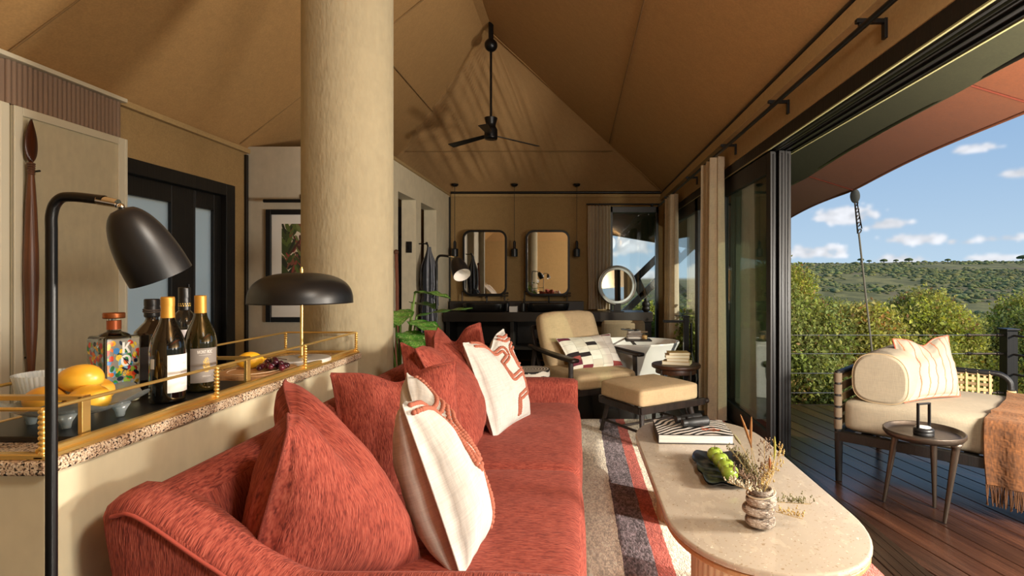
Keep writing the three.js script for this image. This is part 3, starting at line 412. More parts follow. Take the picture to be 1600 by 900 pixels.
// grey glass dish on feet with mangoes; a fluted glass bowl behind it
{
  const at = [-1.225, TT, 1.335], D = thing('glass_dish', 'wavy grey glass dish on small feet holding the mangoes', 'dish', at), R = 0.142;
  const rim = (a) => 1 + 0.05 * Math.sin(a * 5 + 0.6) + 0.03 * Math.sin(a * 3), top = (u, v) => { const a = u * 6.2832, r = R * v * (1 + (rim(a) - 1) * v * v); return [Math.cos(a) * r, 0.026 + 0.034 * v ** 3 + 0.012 * v * v * Math.sin(a * 5 + 0.6) * v, Math.sin(a) * r * 0.92]; };
  part('bowl', merge([smoothed(grid(top, 72, 16)), smoothed(grid((u, v) => { const q = top(u, v); return [q[0], q[1] - 0.006 * (1.02 - v * v), q[2]]; }, 72, 16))]), M.greyGlass, D);
  for (const a of [0.5, 2.0, 3.6, 5.2]) part('foot', lathe([[0.001, 0], [0.009, 0.001], [0.011, 0.014], [0.022, 0.034], [0.001, 0.034]], [Math.cos(a) * 0.085, 0, Math.sin(a) * 0.08], 14), M.greyGlass, D);
  const skin = (a, b) => std({ map: texture(128, 128, (u, v) => mixc(hex(a), hex(b), clamp(1.3 * fbm(u * 4, v * 3, 4, 3, 501, 3) - 0.2))), roughness: 0.36, clearcoat: 0.25, clearcoatRoughness: 0.3 }), m = [skin('#e0a024', '#f0c24a'), skin('#d4962a', '#ecb848')];
  [[0.004, 0.102, 0.005, 'uppermost mango, lying across the others', 0.047, 0.035], [-0.052, 0.057, -0.028, 'mango at the left of the glass dish, half behind the lamp pole', 0.043, 0.033], [0.048, 0.058, -0.02, 'mango at the right of the glass dish', 0.045, 0.033], [-0.01, 0.06, 0.06, 'mango at the back of the glass dish, mostly hidden', 0.042, 0.032]].forEach(([x, y, d, l, a, b], i) => {
    const Mg = thing('mango', 'yellow ' + l, 'mango', [at[0] + x, TT + y - b, at[2] + d], [0.35, 0.2, 0.1, 1][i]);
    const g = new THREE.SphereGeometry(1, 28, 20), p = g.attributes.position; for (let k = 0; k < p.count; k++) { const X = p.getX(k), Y = p.getY(k), Z = p.getZ(k); p.setXYZ(k, X * a * (1 - 0.06 * Y), b + (Y + 0.10 * X * X * 0.6) * b * (1 + 0.10 * X), Z * b * 1.02 * (1 + 0.08 * X)); } g.computeVertexNormals();
    part('flesh', flat(g), m[i % 2], Mg); part('stem', rod([-a * 0.98, b * 1.06, 0], [-a * 1.05, b * 1.1, 0], 0.0025), M.trunkDark ??= plain('#4a3418', 0.9), Mg);
  });
  const B = thing('fluted_bowl', 'clear fluted glass bowl standing behind the mangoes', 'bowl', [-1.335, TT, 1.385]), n = 44;
  const wall = (off) => (u, v) => { const a = u * 6.2832, r = (0.05 + 0.022 * v + off) * (1 + 0.035 * Math.abs(Math.sin(a * n / 2))); return [Math.cos(a) * r, 0.004 + 0.105 * v, Math.sin(a) * r]; };
  part('bowl', merge([grid(wall(0), n * 6, 5), grid(wall(-0.004), n * 6, 5), lathe([[0.001, 0.002], [0.05, 0.003], [0.05, 0.008], [0.001, 0.009]], [0, 0, 0], 40)]), M.ribGlass ??= std({ color: '#eef2f1', transmission: 0.72, thickness: 0, roughness: 0.16 }), B);
}
// cutting board with a lemon and grapes
{
  const B = thing('cutting_board', 'rounded pale wooden board on the counter under the lemon and grapes', 'board', [-1.2, CT + 0.0005, 2.04], 0), s = new THREE.Shape(), w = 0.105, l = 0.13, r = 0.05;
  s.moveTo(-w + r, -l); s.lineTo(w - r, -l); s.absarc(w - r, -l + r, r, -Math.PI / 2, 0); s.lineTo(w, l - r); s.absarc(w - r, l - r, r, 0, Math.PI / 2); s.lineTo(-w + r, l); s.absarc(-w + r, l - r, r, Math.PI / 2, Math.PI); s.lineTo(-w, -l + r); s.absarc(-w + r, -l + r, r, Math.PI, Math.PI * 1.5);
  const g = new THREE.ExtrudeGeometry(s, { depth: 0.014, bevelEnabled: true, bevelThickness: 0.003, bevelSize: 0.003, bevelSegments: 2, curveSegments: 10 }); g.rotateX(-Math.PI / 2); g.translate(0, 0.003, 0); part('board', boxUV(g), M.oakEdge, B); part('groove', tube(Array.from({ length: 24 }, (_, i) => { const a = i / 24 * 6.283; return [Math.cos(a) * 0.085, 0.0202, Math.sin(a) * 0.11]; }), 0.0015, 60, 6, true), M.oak, B);
  const L = thing('lemon', 'single yellow lemon on the wooden board beside the grapes', 'lemon', [-1.235, CT + 0.021, 2.06], 0.4), e = new THREE.SphereGeometry(1, 28, 20), p = e.attributes.position;
  for (let k = 0; k < p.count; k++) { const x = p.getX(k), y = p.getY(k), z = p.getZ(k), t = 1 + 0.16 * Math.pow(Math.abs(x), 8); p.setXYZ(k, x * 0.042 * t, 0.032 + y * 0.032, z * 0.032); } e.computeVertexNormals();
  part('peel', flat(e), std({ color: '#f0b62a', roughness: 0.42, bumpMap: rep(weaveBump, 1), bumpScale: 0.0005 }), L); part('tip', egg([0.05, 0.032, 0], 0.007, 0.006, 0.006), plain('#d99f25', 0.6), L);
  const Gp = thing('grape_bunch', 'bunch of dark red grapes lying on the wooden board', 'grapes', [-1.135, CT + 0.021, 2.04]), q = rng(15), gm = [plain('#3a1020', 0.22, { clearcoat: 0.4 }), plain('#571a2a', 0.25, { clearcoat: 0.3 }), plain('#2a0d1a', 0.3)], sg = new THREE.SphereGeometry(0.0105, 14, 10);
  for (let i = 0; i < 34; i++) { const a = q() * 6.283, k = Math.sqrt(q()), x = Math.cos(a) * k * 0.055, z = Math.sin(a) * k * 0.04, y = 0.0105 + (1 - k) * 0.028 * q() + (i % 3 === 0 ? 0.014 * (1 - k) : 0); const m = part('grape', sg, gm[i % 3], Gp); m.position.set(x, y, z); m.scale.setScalar(0.9 + 0.25 * q()); }
  part('stalk', tube([[-0.03, 0.03, 0], [0, 0.04, 0.01], [0.04, 0.035, 0.02]], 0.002, 16, 6), M.trunkDark, Gp);
}
// mushroom table lamp
{
  const L = thing('table_lamp', 'mushroom table lamp with black dome shade, brass stem and white round base', 'lamp', [-1.18, CT + 0.0005, 2.34]);
  part('base', lathe([[0.001, 0], [0.112, 0], [0.116, 0.004], [0.116, 0.018], [0.112, 0.022], [0.001, 0.022]], [0, 0, 0], 64), std({ color: '#e4e2dd', map: rep(plasterTone, 2), roughness: 0.3 }), L);
  part('stem', merge([rod([0, 0.02, 0], [0, 0.405, 0], 0.0062), lathe([[0.001, 0.022], [0.014, 0.022], [0.014, 0.028], [0.006, 0.032]])]), M.brass, L); part('finial', rod([0, 0.385, 0], [0, 0.412, 0], 0.005, 0.0035), M.brass, L);
  const o = [], R = 0.206; for (let i = 0; i <= 20; i++) { const a = i / 20 * Math.PI / 2; o.push([R * Math.pow(Math.sin(a), 0.72), 0.262 + 0.125 * Math.pow(Math.cos(a), 0.8)]); }
  const inn = o.map(([r, y]) => [Math.max(0.001, r - 0.004), y - 0.003]).reverse(); part('shade', smoothed(lathe([...o, [R + 0.001, 0.256], [R - 0.005, 0.256], ...inn], [0, 0, 0], 72)), M.blackSatin, L);
}
// bullet-shade floor lamps: one in front of the counter, one by the closet
function floorLamp(label, x, d, H, armDir, axis, scale, poleR, foot) {
  const L = thing('floor_lamp', label, 'lamp', [x, 0, d]), a = new THREE.Vector3(armDir[0], armDir[1], -armDir[2]).normalize(), len = 0.105 * scale;
  const c = new THREE.CatmullRomCurve3([[0, H - 0.06 * scale], [0, H - 0.035 * scale], [0.006 * scale, H - 0.014 * scale], [0.018 * scale, H - 0.002 * scale], [0.035 * scale, H]].map(([k, y]) => new THREE.Vector3(a.x * k, y, a.z * k)).concat([new THREE.Vector3(a.x * len * 0.9, H - 0.006 * scale, a.z * len * 0.9)]));
  part('pole', merge([rod([0, 0.01, 0], [0, H - 0.055 * scale, 0], poleR, poleR, 20), flat(new THREE.TubeGeometry(c, 40, poleR, 16))]), M.blackMetal, L);
  const e0 = new THREE.Vector3(a.x * len * 0.8, H - 0.0055 * scale, a.z * len * 0.8), e1 = new THREE.Vector3(a.x * len * 1.12, H - 0.012 * scale, a.z * len * 1.12);
  part('sleeve', rod([e0.x, e0.y, -e0.z], [e1.x, e1.y, -e1.z], poleR * 1.02, poleR * 0.9, 16), M.chrome, L);
  const ax = new THREE.Vector3(axis[0], axis[1], -axis[2]).normalize(), top = new THREE.Vector3(a.x * len * 1.17, H - 0.02 * scale, a.z * len * 1.17), q = new THREE.Quaternion().setFromUnitVectors(new THREE.Vector3(0, -1, 0), ax);
  const o = []; for (let i = 0; i <= 18; i++) { const t = i / 18; o.push([scale * (0.008 + 0.0445 * Math.pow(Math.sin(Math.min(1, t * 1.0) * Math.PI / 2), 0.62)), -scale * 0.137 * (1 - Math.cos(t * Math.PI / 2)) * 0.55 - scale * 0.137 * t * 0.45]); } o[0][0] = 0.001;
  const put = (g) => { g.applyQuaternion(q); g.translate(top.x, top.y, top.z); return g; };
  const sh = part('shade', put(smoothed(lathe(o, [0, 0, 0], 56))), M.blackSatin, L); part('shade_lining', put(smoothed(lathe(o.map(([r, y]) => [Math.max(0.001, r - 0.0015), y - 0.0002]), [0, 0, 0], 40))), M.whiteMatte, sh);
  const n = part('joint', egg([top.x, top.y + 0.003, -top.z], 0.006 * scale, 0.006 * scale, 0.006 * scale), M.chrome, L); part('foot', lathe([[0.001, 0], [foot, 0], [foot, 0.012], [0.015, 0.02], [0.001, 0.02]], [0, 0, 0], 40), M.blackMetal, L); return L;
}
floorLamp('black floor lamp with bent pole and bullet shade in front of the counter end', -0.945, 0.98, 1.447, [1, 0, 0.02], [0.235, -0.84, 0.35], 1, 0.0088, 0.11);
floorLamp('slim black floor lamp with white-lined shade by the closet wall', -1.03, 4.02, 1.468, [1, 0, -0.25], [0.42, -0.72, -0.55], 1.22, 0.009, 0.12);
// spear on the wardrobe
{
  const S = thing('spear', 'dark carved wooden spear with a leaf-shaped blade hung on the cream wardrobe', 'spear', [-3.165, 0, 3.16]);
  const blade = (u, v) => { const a = u * 6.2832, w = 0.036 * Math.pow(Math.sin(Math.PI * Math.pow(v, 0.75)), 0.75) + 0.004 * (1 - v); return [Math.cos(a) * 0.012 * (1 - v * 0.4), lerp(1.975, 2.225, v), Math.sin(a) * w]; };
  part('blade', smoothed(grid(blade, 20, 24)), wood(midWoodTex, 3, 1, 0.3, { color: '#a98c7a' }), S);
  part('binding', merge([0, 1, 2, 3, 4, 5].map((i) => { const g = new THREE.TorusGeometry(0.014 - 0.0005 * i, 0.006, 8, 20); g.rotateX(Math.PI / 2); g.translate(0, 1.965 - i * 0.012, 0); return flat(g); })), M.midWood, S);
  part('shaft', smoothed(lathe([[0.001, 0.69], [0.013, 0.69], [0.016, 0.75], [0.028, 1.0], [0.034, 1.3], [0.033, 1.45], [0.026, 1.7], [0.018, 1.86], [0.015, 1.9], [0.013, 1.97], [0.001, 1.98]], [0, 0, 0], 24)), wood(midWoodTex, 2, 0.6, 0.38), S);
  part('hook', merge([rod([-0.035, 1.93, 0.05], [0.02, 1.93, 0.03], 0.006), rod([-0.034, 0.84, 0], [0.0, 0.84, 0], 0.006)]), M.blackMetal, S);
}
// framed picture under a picture light
{
  const P = thing('framed_picture', 'black framed leaf picture on the pale wall beside the column', 'picture', [0, 0, 0]), x0 = -3.09, x1 = -2.36, y0 = 0.864, y1 = 1.986, d = 5.447;
  part('frame', merge([bx(x0, x0 + 0.05, y0, y1, d - 0.035, d), bx(x1 - 0.05, x1, y0, y1, d - 0.035, d), bx(x0 + 0.05, x1 - 0.05, y1 - 0.05, y1, d - 0.035, d), bx(x0 + 0.05, x1 - 0.05, y0, y0 + 0.05, d - 0.035, d)]), M.blackSatin, P);
  part('mat_board', bx(x0 + 0.05, x1 - 0.05, y0 + 0.05, y1 - 0.05, d - 0.012, d - 0.004, 0), M.whiteMatte, P);
  const art = drawn(384, 640, (g, w, h) => { g.fillStyle = '#d9cdb8'; g.fillRect(0, 0, w, h); const r = rng(33), c = ['#3f4a26', '#58662f', '#2b2f20', '#7b4a38', '#8a3f34', '#4a2b22', '#6d7440', '#b9a48a', '#2c2620']; for (let i = 0; i < 420; i++) { const x = r() * w, y = r() * h, k = x / w; g.save(); g.translate(x, y); g.rotate(((Math.floor(x / 60) % 2) ? 0.6 : -0.6) + (r() - 0.5) * 0.5); g.fillStyle = c[Math.floor(clamp(k + (r() - 0.5) * 0.7) * 8.9)]; g.beginPath(); g.ellipse(0, 0, 9 + r() * 10, 30 + r() * 44, 0, 0, 6.3); g.fill(); g.restore(); } });
  const a = new THREE.PlaneGeometry(x1 - x0 - 0.3, y1 - y0 - 0.32); a.translate((x0 + x1) / 2, (y0 + y1) / 2 + 0.02, -(d - 0.0135)); part('print', a, art, P);
  const L = thing('picture_light', 'slim black picture light above the leaf picture', 'light'); part('tube', rod([-3.04, 2.055, d - 0.15], [-2.41, 2.055, d - 0.15], 0.017), M.blackMetal, L); part('arm', merge([rod([-2.72, 2.055, d - 0.15], [-2.72, 2.1, d], 0.007), bx(-2.76, -2.68, 2.06, 2.14, d - 0.012, d)]), M.blackMetal, L);
}
// leafy plant behind the column; a walking stick against the closet wall
{
  const P = thing('potted_plant', 'potted dumb cane with broad speckled green leaves behind the column', 'plant', [-1.24, 0, 3.86]), r = rng(61);
  part('pot', lathe([[0.001, 0], [0.13, 0], [0.17, 0.36], [0.18, 0.38], [0.16, 0.38], [0.15, 0.34], [0.001, 0.33]], [0, 0, 0], 40), plain('#5a4a3c', 0.7), P); part('soil', lathe([[0.001, 0.345], [0.152, 0.34]], [0, 0, 0], 24), plain('#2a1d14', 1), P);
  const lt = texture(256, 512, (u, v) => { const e = Math.abs(u - 0.5) * 2, n = vnoise(u * 60, v * 120, 60, 120, 511), k = vnoise(u * 24, v * 60, 24, 60, 512); let c = mixc(hex('#5c9a34'), hex('#3f7a26'), e); if (n > 0.62 && k > 0.42 && e < 0.86) c = mixc(c, hex('#dfe8a8'), 0.85); if (e < 0.05) c = hex('#7fae4c'); return c; }), lm = std({ map: lt, roughness: 0.38, transmission: 0.2, thickness: 0 });
  const leaf = (L, W, bend) => grid((u, v) => { const w = W * 1.25 * Math.pow(Math.sin(Math.PI * Math.pow(v, 0.8) * 0.985 + 0.015), 0.75) * (u - 0.5) * 2; return [w, -bend * v * v + 0.12 * Math.abs(w) + 0.006 * Math.sin(v * 18 + u * 4), L * v]; }, 10, 24);
  [[1.75, 1.2, 0.27, 0.085, 0.35], [1.35, 1.03, 0.40, 0.075, 0.12], [2.1, 1.0, 0.27, 0.09, 0.5], [1.6, 0.9, 0.32, 0.09, 0.55], [2.5, 0.93, 0.26, 0.085, 0.6], [1.1, 0.82, 0.3, 0.08, 0.6], [2.0, 0.84, 0.28, 0.085, 0.7], [2.9, 1.08, 0.26, 0.08, 0.5], [0.5, 1.12, 0.26, 0.08, 0.4], [3.6, 1.0, 0.26, 0.07, 0.6], [4.6, 1.05, 0.26, 0.07, 0.6], [5.6, 1.0, 0.26, 0.07, 0.6], [1.8, 0.72, 0.3, 0.085, 0.7]].forEach(([a, y, L, W, dr]) => {
    const q = flat(leaf(L, W, dr * 0.12)); q.rotateX(0.25 - dr * 0.7); q.rotateY(-a); q.translate(Math.sin(a) * 0.1, y, -Math.cos(a) * 0.1); part('leaf', q, lm, P);
    part('stem', tube([[0, 0.34, 0], [Math.sin(a) * 0.04, y * 0.6, Math.cos(a) * 0.04], [Math.sin(a) * 0.105, y, Math.cos(a) * 0.105]], 0.007, 12, 8), M.stemGreen ??= plain('#6d8a3c', 0.6), P);
  });
  const S = thing('walking_stick', 'rough reddish-brown wooden stick leaning on the closet wall beside the plant', 'stick'); part('shaft', smoothed(grid((u, v) => { const a = u * 6.283, y = lerp(0, 1.58, v), r = 0.016 + 0.006 * fbm(v * 30, u * 4, 1e6, 4, 521, 3); return [-1.955 + 0.02 * Math.sin(v * 3) + Math.cos(a) * r, y, 5.86 + 0.05 * v + Math.sin(a) * r]; }, 12, 60)), plain('#7a4a38', 0.9), S); part('knob', egg([-1.953, 1.585, 5.91], 0.026, 0.03, 0.026), M.midWood, S);
}
// ------------------------------------------------------------------ the rust chenille sofa and its pillows
{
  const S = thing('sofa', 'long rust-red chenille sofa with two seat cushions and sloping arms', 'sofa'), seatTex = chenille(1.3, 1.3, Math.PI / 2), bodyTex = chenille(1.25, 1.25), armTex = chenille(1.3, 1.3);
  const D0 = 1.115, D1 = 3.7, XB = -0.985, XF = 0.0;
  part('frame', merge([bx(XB + 0.03, XF - 0.02, 0.06, 0.30, D0 + 0.03, D1 - 0.03, 0.03), bx(XF - 0.06, XF + 0.004, 0.05, 0.31, D0 + 0.02, D1 - 0.02, 0.02)]), bodyTex, S);
  // back: a padded wall with a rolled top
  const backRing = (d, k) => { const o = []; const top = 0.842 - 0.012 * Math.sin(Math.PI * k); const P = [[-1.0, 0.1], [-1.015, 0.4], [-1.02, 0.7], [-1.016, 0.785], [-0.998, 0.827], [-0.965, top], [-0.925, top - 0.008], [-0.892, top - 0.04], [-0.875, top - 0.09], [-0.862, 0.68], [-0.82, 0.5], [-0.80, 0.3], [-0.80, 0.1]]; for (const [x, y] of P) o.push([x + 0.035, y, d]); return o; };
  const rb = []; for (let i = 0; i <= 40; i++) { const k = i / 40, d = lerp(D0 + 0.1, D1 - 0.08, k); rb.push(backRing(d, k)); } part('back', loft(rb), bodyTex, S);
  // arms: the top falls from the height of the back to a low front
  const h = (x) => 0.635 + 0.205 * (1 - smooth(-0.955, -0.57, x)) - 0.01 * smooth(-0.2, 0, x);
  const arm = (a, b, lean) => { const R = []; for (let i = 0; i <= 36; i++) { const x = lerp(XB, XF + 0.012, i / 36), e = Math.min(1, Math.sin(Math.acos(clamp(Math.abs(i / 36 - 0.5) * 2 - 0.96, 0, 0.04) / 0.04)) * 0.08 + 0.92), t = h(x) - (1 - e) * 0.2, m = (a + b) / 2, w = (b - a) / 2 * e, q = []; 
      for (const [s, y] of [[-1, 0.06], [-1.02, 0.35], [-1, t - 0.05], [-0.93, t - 0.018], [-0.72, t - 0.002], [-0.3, t + 0.008], [0.2, t + 0.008], [0.66, t - 0.008], [0.9, t - 0.035], [1, t - 0.08], [1.02, 0.35], [1, 0.06]]) q.push([x + smooth(-0.6, -0.99, x) * Math.min(0.09, 0.27 * Math.max(0, t - y)), y, m + s * w]); R.push(q); } return loft(R); };
  part('arm', arm(D0, 1.28, 0), armTex, S); part('arm', arm(3.52, D1, 0), armTex, S);
  for (const [x0, d] of [[-1.015, 1.06]]) part('welt', tube([[XB + 0.03, h(XB) - 0.03, D0 + 0.001], ...[-0.9, -0.75, -0.6, -0.4, -0.2, 0].map((x) => [x, h(x) - 0.018, D0 - 0.002])], 0.0045, 60, 6), M.welt ??= plain('#9a4031', 0.9), S);
  const cush = (d0, d1, sd) => { const g = softBox(0.85, 0.215, d1 - d0 - 0.01, 0.055, 0.022, 34, 0.012, sd); g.translate(-0.408, 0.392, -(d0 + d1) / 2); return g; };
  part('seat_cushion', cush(1.28, 2.30, 3), seatTex, S); part('seat_cushion', cush(2.30, 3.52, 8), seatTex, S);
  for (const [x, d] of [[-0.9, 1.15], [-0.08, 1.15], [-0.9, 3.6], [-0.08, 3.6]]) part('leg', rod([x, 0.013, d], [x, 0.08, d], 0.02, 0.028), M.black, S);
}
// A pillow from its four corners A (near top), B (far top), C (near bottom), D (far bottom); its front looks to +x.
function pillowSurface(A, B, C, D, t, o) {
  const a = V(A), b = V(B), c = V(C), d = V(D), N = b.clone().sub(a).add(d.clone().sub(c)).cross(a.clone().sub(c).add(b.clone().sub(d))).normalize(); if (N.x < 0 && !o.flip) N.negate(); if (o.flip && N.z < 0) N.negate();
  const up = a.clone().sub(c).add(b).sub(d).multiplyScalar(0.5), seed = o.seed || 1;
  return (u, v, s) => {
    const k = o.concave ?? 0.06, uu = u * (1 - k * (1 - v * v)), vv = v * (1 - k * (1 - u * u)), p = new THREE.Vector3();
    const fu = (uu + 1) / 2, fv = (vv + 1) / 2; p.copy(c).multiplyScalar((1 - fu) * (1 - fv)).addScaledVector(d, fu * (1 - fv)).addScaledVector(a, (1 - fu) * fv).addScaledVector(b, fu * fv);
    const g = Math.exp(-((u - (o.chopAt || 0)) ** 2) / 0.11) * Math.pow((v + 1) / 2, 3.2), full = Math.pow(Math.max(0, (1 - u * u) * (1 - v * v)), 0.48);
    p.addScaledVector(up, -(o.chop || 0) * g);
    const w = 0.5 * t * full * (1 - (o.chop ? 0.85 : 0) * g) * (1 - 0.14 * v) + (o.wob ?? 0.022) * (fbm(u * 2.2 + 11 + seed, v * 2.2 + 5, 1e6, 1e6, 700 + seed, 3) - 0.5) * Math.min(1, full * 2.5) + 0.006 * Math.sin((u * 3 + v * 2) * 5 + seed) * Math.exp(-full * 6) * Math.min(1, full * 8);
    return p.addScaledVector(N, s * w);
  };
}
function pillow(name, label, A, B, C, D, t, mat, o = {}) {
  const T = thing(name, label, 'pillow', [0, 0, 0], 0, o.group), S = pillowSurface(A, B, C, D, t, o), W = V(A).distanceTo(V(B)), H = V(A).distanceTo(V(C)), n = 40, q = (s) => (u, v) => { const p = S(u * 2 - 1, v * 2 - 1, s); return [p.x, p.y, -p.z]; };
  const k = o.uv || 1; part('cover', smoothed(merge([grid(q(1), n, n, [W * k, H * k]), grid(q(-1), n, n, [W * k, H * k])]), true), mat, T);
  const edge = []; for (let i = 0; i < 96; i++) { const a = i / 24, e = Math.floor(a), f = (a - e) * 2 - 1, [u, v] = [[f, -1], [1, f], [-f, 1], [-1, -f]][e], p = S(u, v, 1); edge.push([p.x, p.y, -p.z]); }
  part('piping', tube(edge, o.pipe || 0.0035, 192, 6, true), o.pipeMat || mat, T); return [T, S];
}
{
  const rust = () => chenille(1.5, 1.5);
  const R = 'rust chenille scatter pillow ';
  pillow('rust_pillow', R + 'nearest the camera, large, with a dented top', [-0.655, 0.955, 1.235], [-0.855, 1.0, 1.60], [-0.755, 0.56, 1.255], [-0.435, 0.50, 1.535], 0.30, rust(), { chop: 0.16, seed: 1, concave: -0.07 });
  pillow('rust_pillow', R + 'second from the camera, half behind the large nearest one', [-0.915, 0.945, 2.03], [-0.50, 0.955, 2.27], [-0.80, 0.50, 1.86], [-0.42, 0.505, 2.10], 0.24, rust(), { chop: 0.1, seed: 2, flip: true });
  pillow('rust_pillow', R + 'in the middle of the row, with a single sharp peak', [-0.82, 1.0, 2.545], [-0.61, 0.93, 2.62], [-0.66, 0.52, 2.22], [-0.47, 0.5, 2.38], 0.18, rust(), { chop: 0.05, seed: 3, flip: true });
  pillow('rust_pillow', R + 'wide one left of the farther white pillow', [-0.715, 0.985, 2.42], [-0.755, 1.03, 2.98], [-0.47, 0.50, 2.40], [-0.50, 0.505, 2.92], 0.24, rust(), { chop: 0.09, seed: 4 });
  pillow('rust_pillow', R + 'farthest away, standing against the far arm', [-0.915, 0.985, 3.29], [-0.585, 1.03, 3.32], [-0.88, 0.52, 3.22], [-0.44, 0.52, 3.24], 0.18, rust(), { chop: 0.16, seed: 5, flip: true });
  const cordMat = std({ color: '#ad6650', roughness: 0.95, map: rep(clothTone, 4) });
  const white = (label, A, B, C, D, t, o, paths) => {
    const [T, S] = pillow('white_pillow', label, A, B, C, D, t, cloth('#d0ccc4', { map: rep(clothTone, 2), bumpMap: rep(weaveBump, 9) }), { ...o, pipe: 0.003 });
    const bead = new THREE.IcosahedronGeometry(1, 1), W = V(A).distanceTo(V(B)) / 2, H = V(A).distanceTo(V(C)) / 2;
    for (const path of paths) {
      const c = new THREE.CurvePath(), pts = path.map(([u, v]) => new THREE.Vector2(u * W, v * H)), rad = 0.035; let last = pts[0];
      for (let i = 1; i < pts.length; i++) { if (i === pts.length - 1) { c.add(new THREE.LineCurve(last, pts[i])); break; } const p = pts[i], a = last.clone().sub(p), b = pts[i + 1].clone().sub(p), r = Math.min(rad, a.length() * 0.48, b.length() * 0.48), e = p.clone().add(a.setLength(r)), f = p.clone().add(b.setLength(r)); c.add(new THREE.LineCurve(last, e)); c.add(new THREE.QuadraticBezierCurve(e, p, f)); last = f; }
      const n = Math.floor(c.getLength() / 0.0095), P = c.getSpacedPoints(n);
      for (const side of [-1, 1]) { const gs = []; for (let i = 0; i < n; i++) { const t = P[i + 1].clone().sub(P[i]).normalize(), m = new THREE.Vector2(P[i].x - t.y * 0.0125 * side, P[i].y + t.x * 0.0125 * side), u = m.x / W, v = m.y / H; if (Math.abs(u) > 0.985 || Math.abs(v) > 0.985) continue; const p = S(u, v, 1), e = S(u, v, 1.06), g = bead.clone(), k = 0.0078 + 0.0014 * hash(i, side + 2, 9); g.scale(k, k * 1.05, k); g.translate(p.x, p.y, p.z); gs.push(flat(g)); } if (gs.length) part('tufted_cord', merge(gs), cordMat, T, 'tufted rust cord'); }
    }
  };
  white('white pillow with tufted rust cord, the nearer one, seen edge-on', [-0.505, 0.93, 1.585], [-0.60, 0.965, 1.93], [-0.305, 0.50, 1.45], [-0.275, 0.505, 1.66], 0.25, { chop: 0.12, seed: 6, concave: 0.07 },
    [[[-0.93, 0.9], [-0.5, 0.82], [-0.2, 0.66], [-0.2, -0.2], [0.2, -0.2], [0.2, 0.45], [0.9, 0.5]], [[0.95, -0.3], [0.42, -0.42], [0.42, -0.95]], [[-0.05, 0.86], [0.25, 0.62], [0.7, 0.66], [0.9, 0.95]]]);
  white('white pillow with tufted rust cord, the farther one, leaning on rust pillows', [-0.572, 0.972, 2.75], [-0.43, 1.0, 3.22], [-0.405, 0.50, 2.70], [-0.262, 0.505, 3.14], 0.2, { chop: 0.13, seed: 7, concave: 0.07 },
    [[[-0.75, 0.93], [-0.15, 0.84], [0.3, 0.74], [0.3, 0.5], [-0.08, 0.44], [-0.08, -0.02], [0.74, 0.0], [0.74, -0.44], [-0.1, -0.48], [-0.1, -0.86]], [[0.96, 0.62], [0.48, 0.58], [0.56, 0.14], [0.96, 0.12]], [[0.42, 0.97], [0.52, 0.82], [0.9, 0.82]]]);
}
// ------------------------------------------------------------------ coffee table and what lies on it
const TY = 0.42;
{
  const T = thing('coffee_table', 'long rounded stone-topped coffee table on two pale fluted oval legs', 'table'), W = 0.352, cx = 0.684, d0 = 1.615, d1 = 3.41;
  const outline = (k) => { const s = new THREE.Shape(), w = W - k, a = d0 + 0.42, b = d1 - 0.40, n = 26, pts = []; for (let i = 0; i <= n; i++) { const t = Math.PI + Math.PI * i / n; pts.push([Math.sign(Math.cos(t)) * w * Math.pow(Math.abs(Math.cos(t)), 0.86), a + Math.sin(t) * (0.42 - k)]); } for (let i = 0; i <= n; i++) { const t = Math.PI * i / n; pts.push([Math.sign(Math.cos(t)) * w * Math.pow(Math.abs(Math.cos(t)), 0.86), b + Math.sin(t) * (0.40 - k)]); } pts.forEach((p, i) => s[i ? 'lineTo' : 'moveTo'](p[0], p[1])); return s; };
  const slab = (k, h, bv, y) => { const g = new THREE.ExtrudeGeometry(outline(k + bv), { depth: h - 2 * bv, bevelEnabled: true, bevelThickness: bv, bevelSize: bv, bevelSegments: 4 }); g.rotateX(-Math.PI / 2); g.translate(cx, y + bv, 0); return smoothedSharp(g); };
  function smoothedSharp(g) { return boxUV(g); }
  part('stone_top', slab(0, 0.022, 0.009, TY - 0.022), M.tableStone, T); part('wooden_rim', slab(0.004, 0.02, 0.006, TY - 0.042), M.oakEdge, T);
  for (const d of [2.06, 2.95]) { const n = 46, ring = (y, q = 0) => Array.from({ length: n * 6 }, (_, i) => { const a = i / (n * 6) * 6.2832, f = 1 - 0.03 * (1 - Math.abs(Math.sin(a * n / 2))) - q; return [cx - 0.03 + Math.cos(a) * 0.215 * f, y, d + Math.sin(a) * 0.19 * f]; }); part('leg', loft([ring(0.0135), ring(0.2), ring(TY - 0.042)]), M.oak, T); }
}
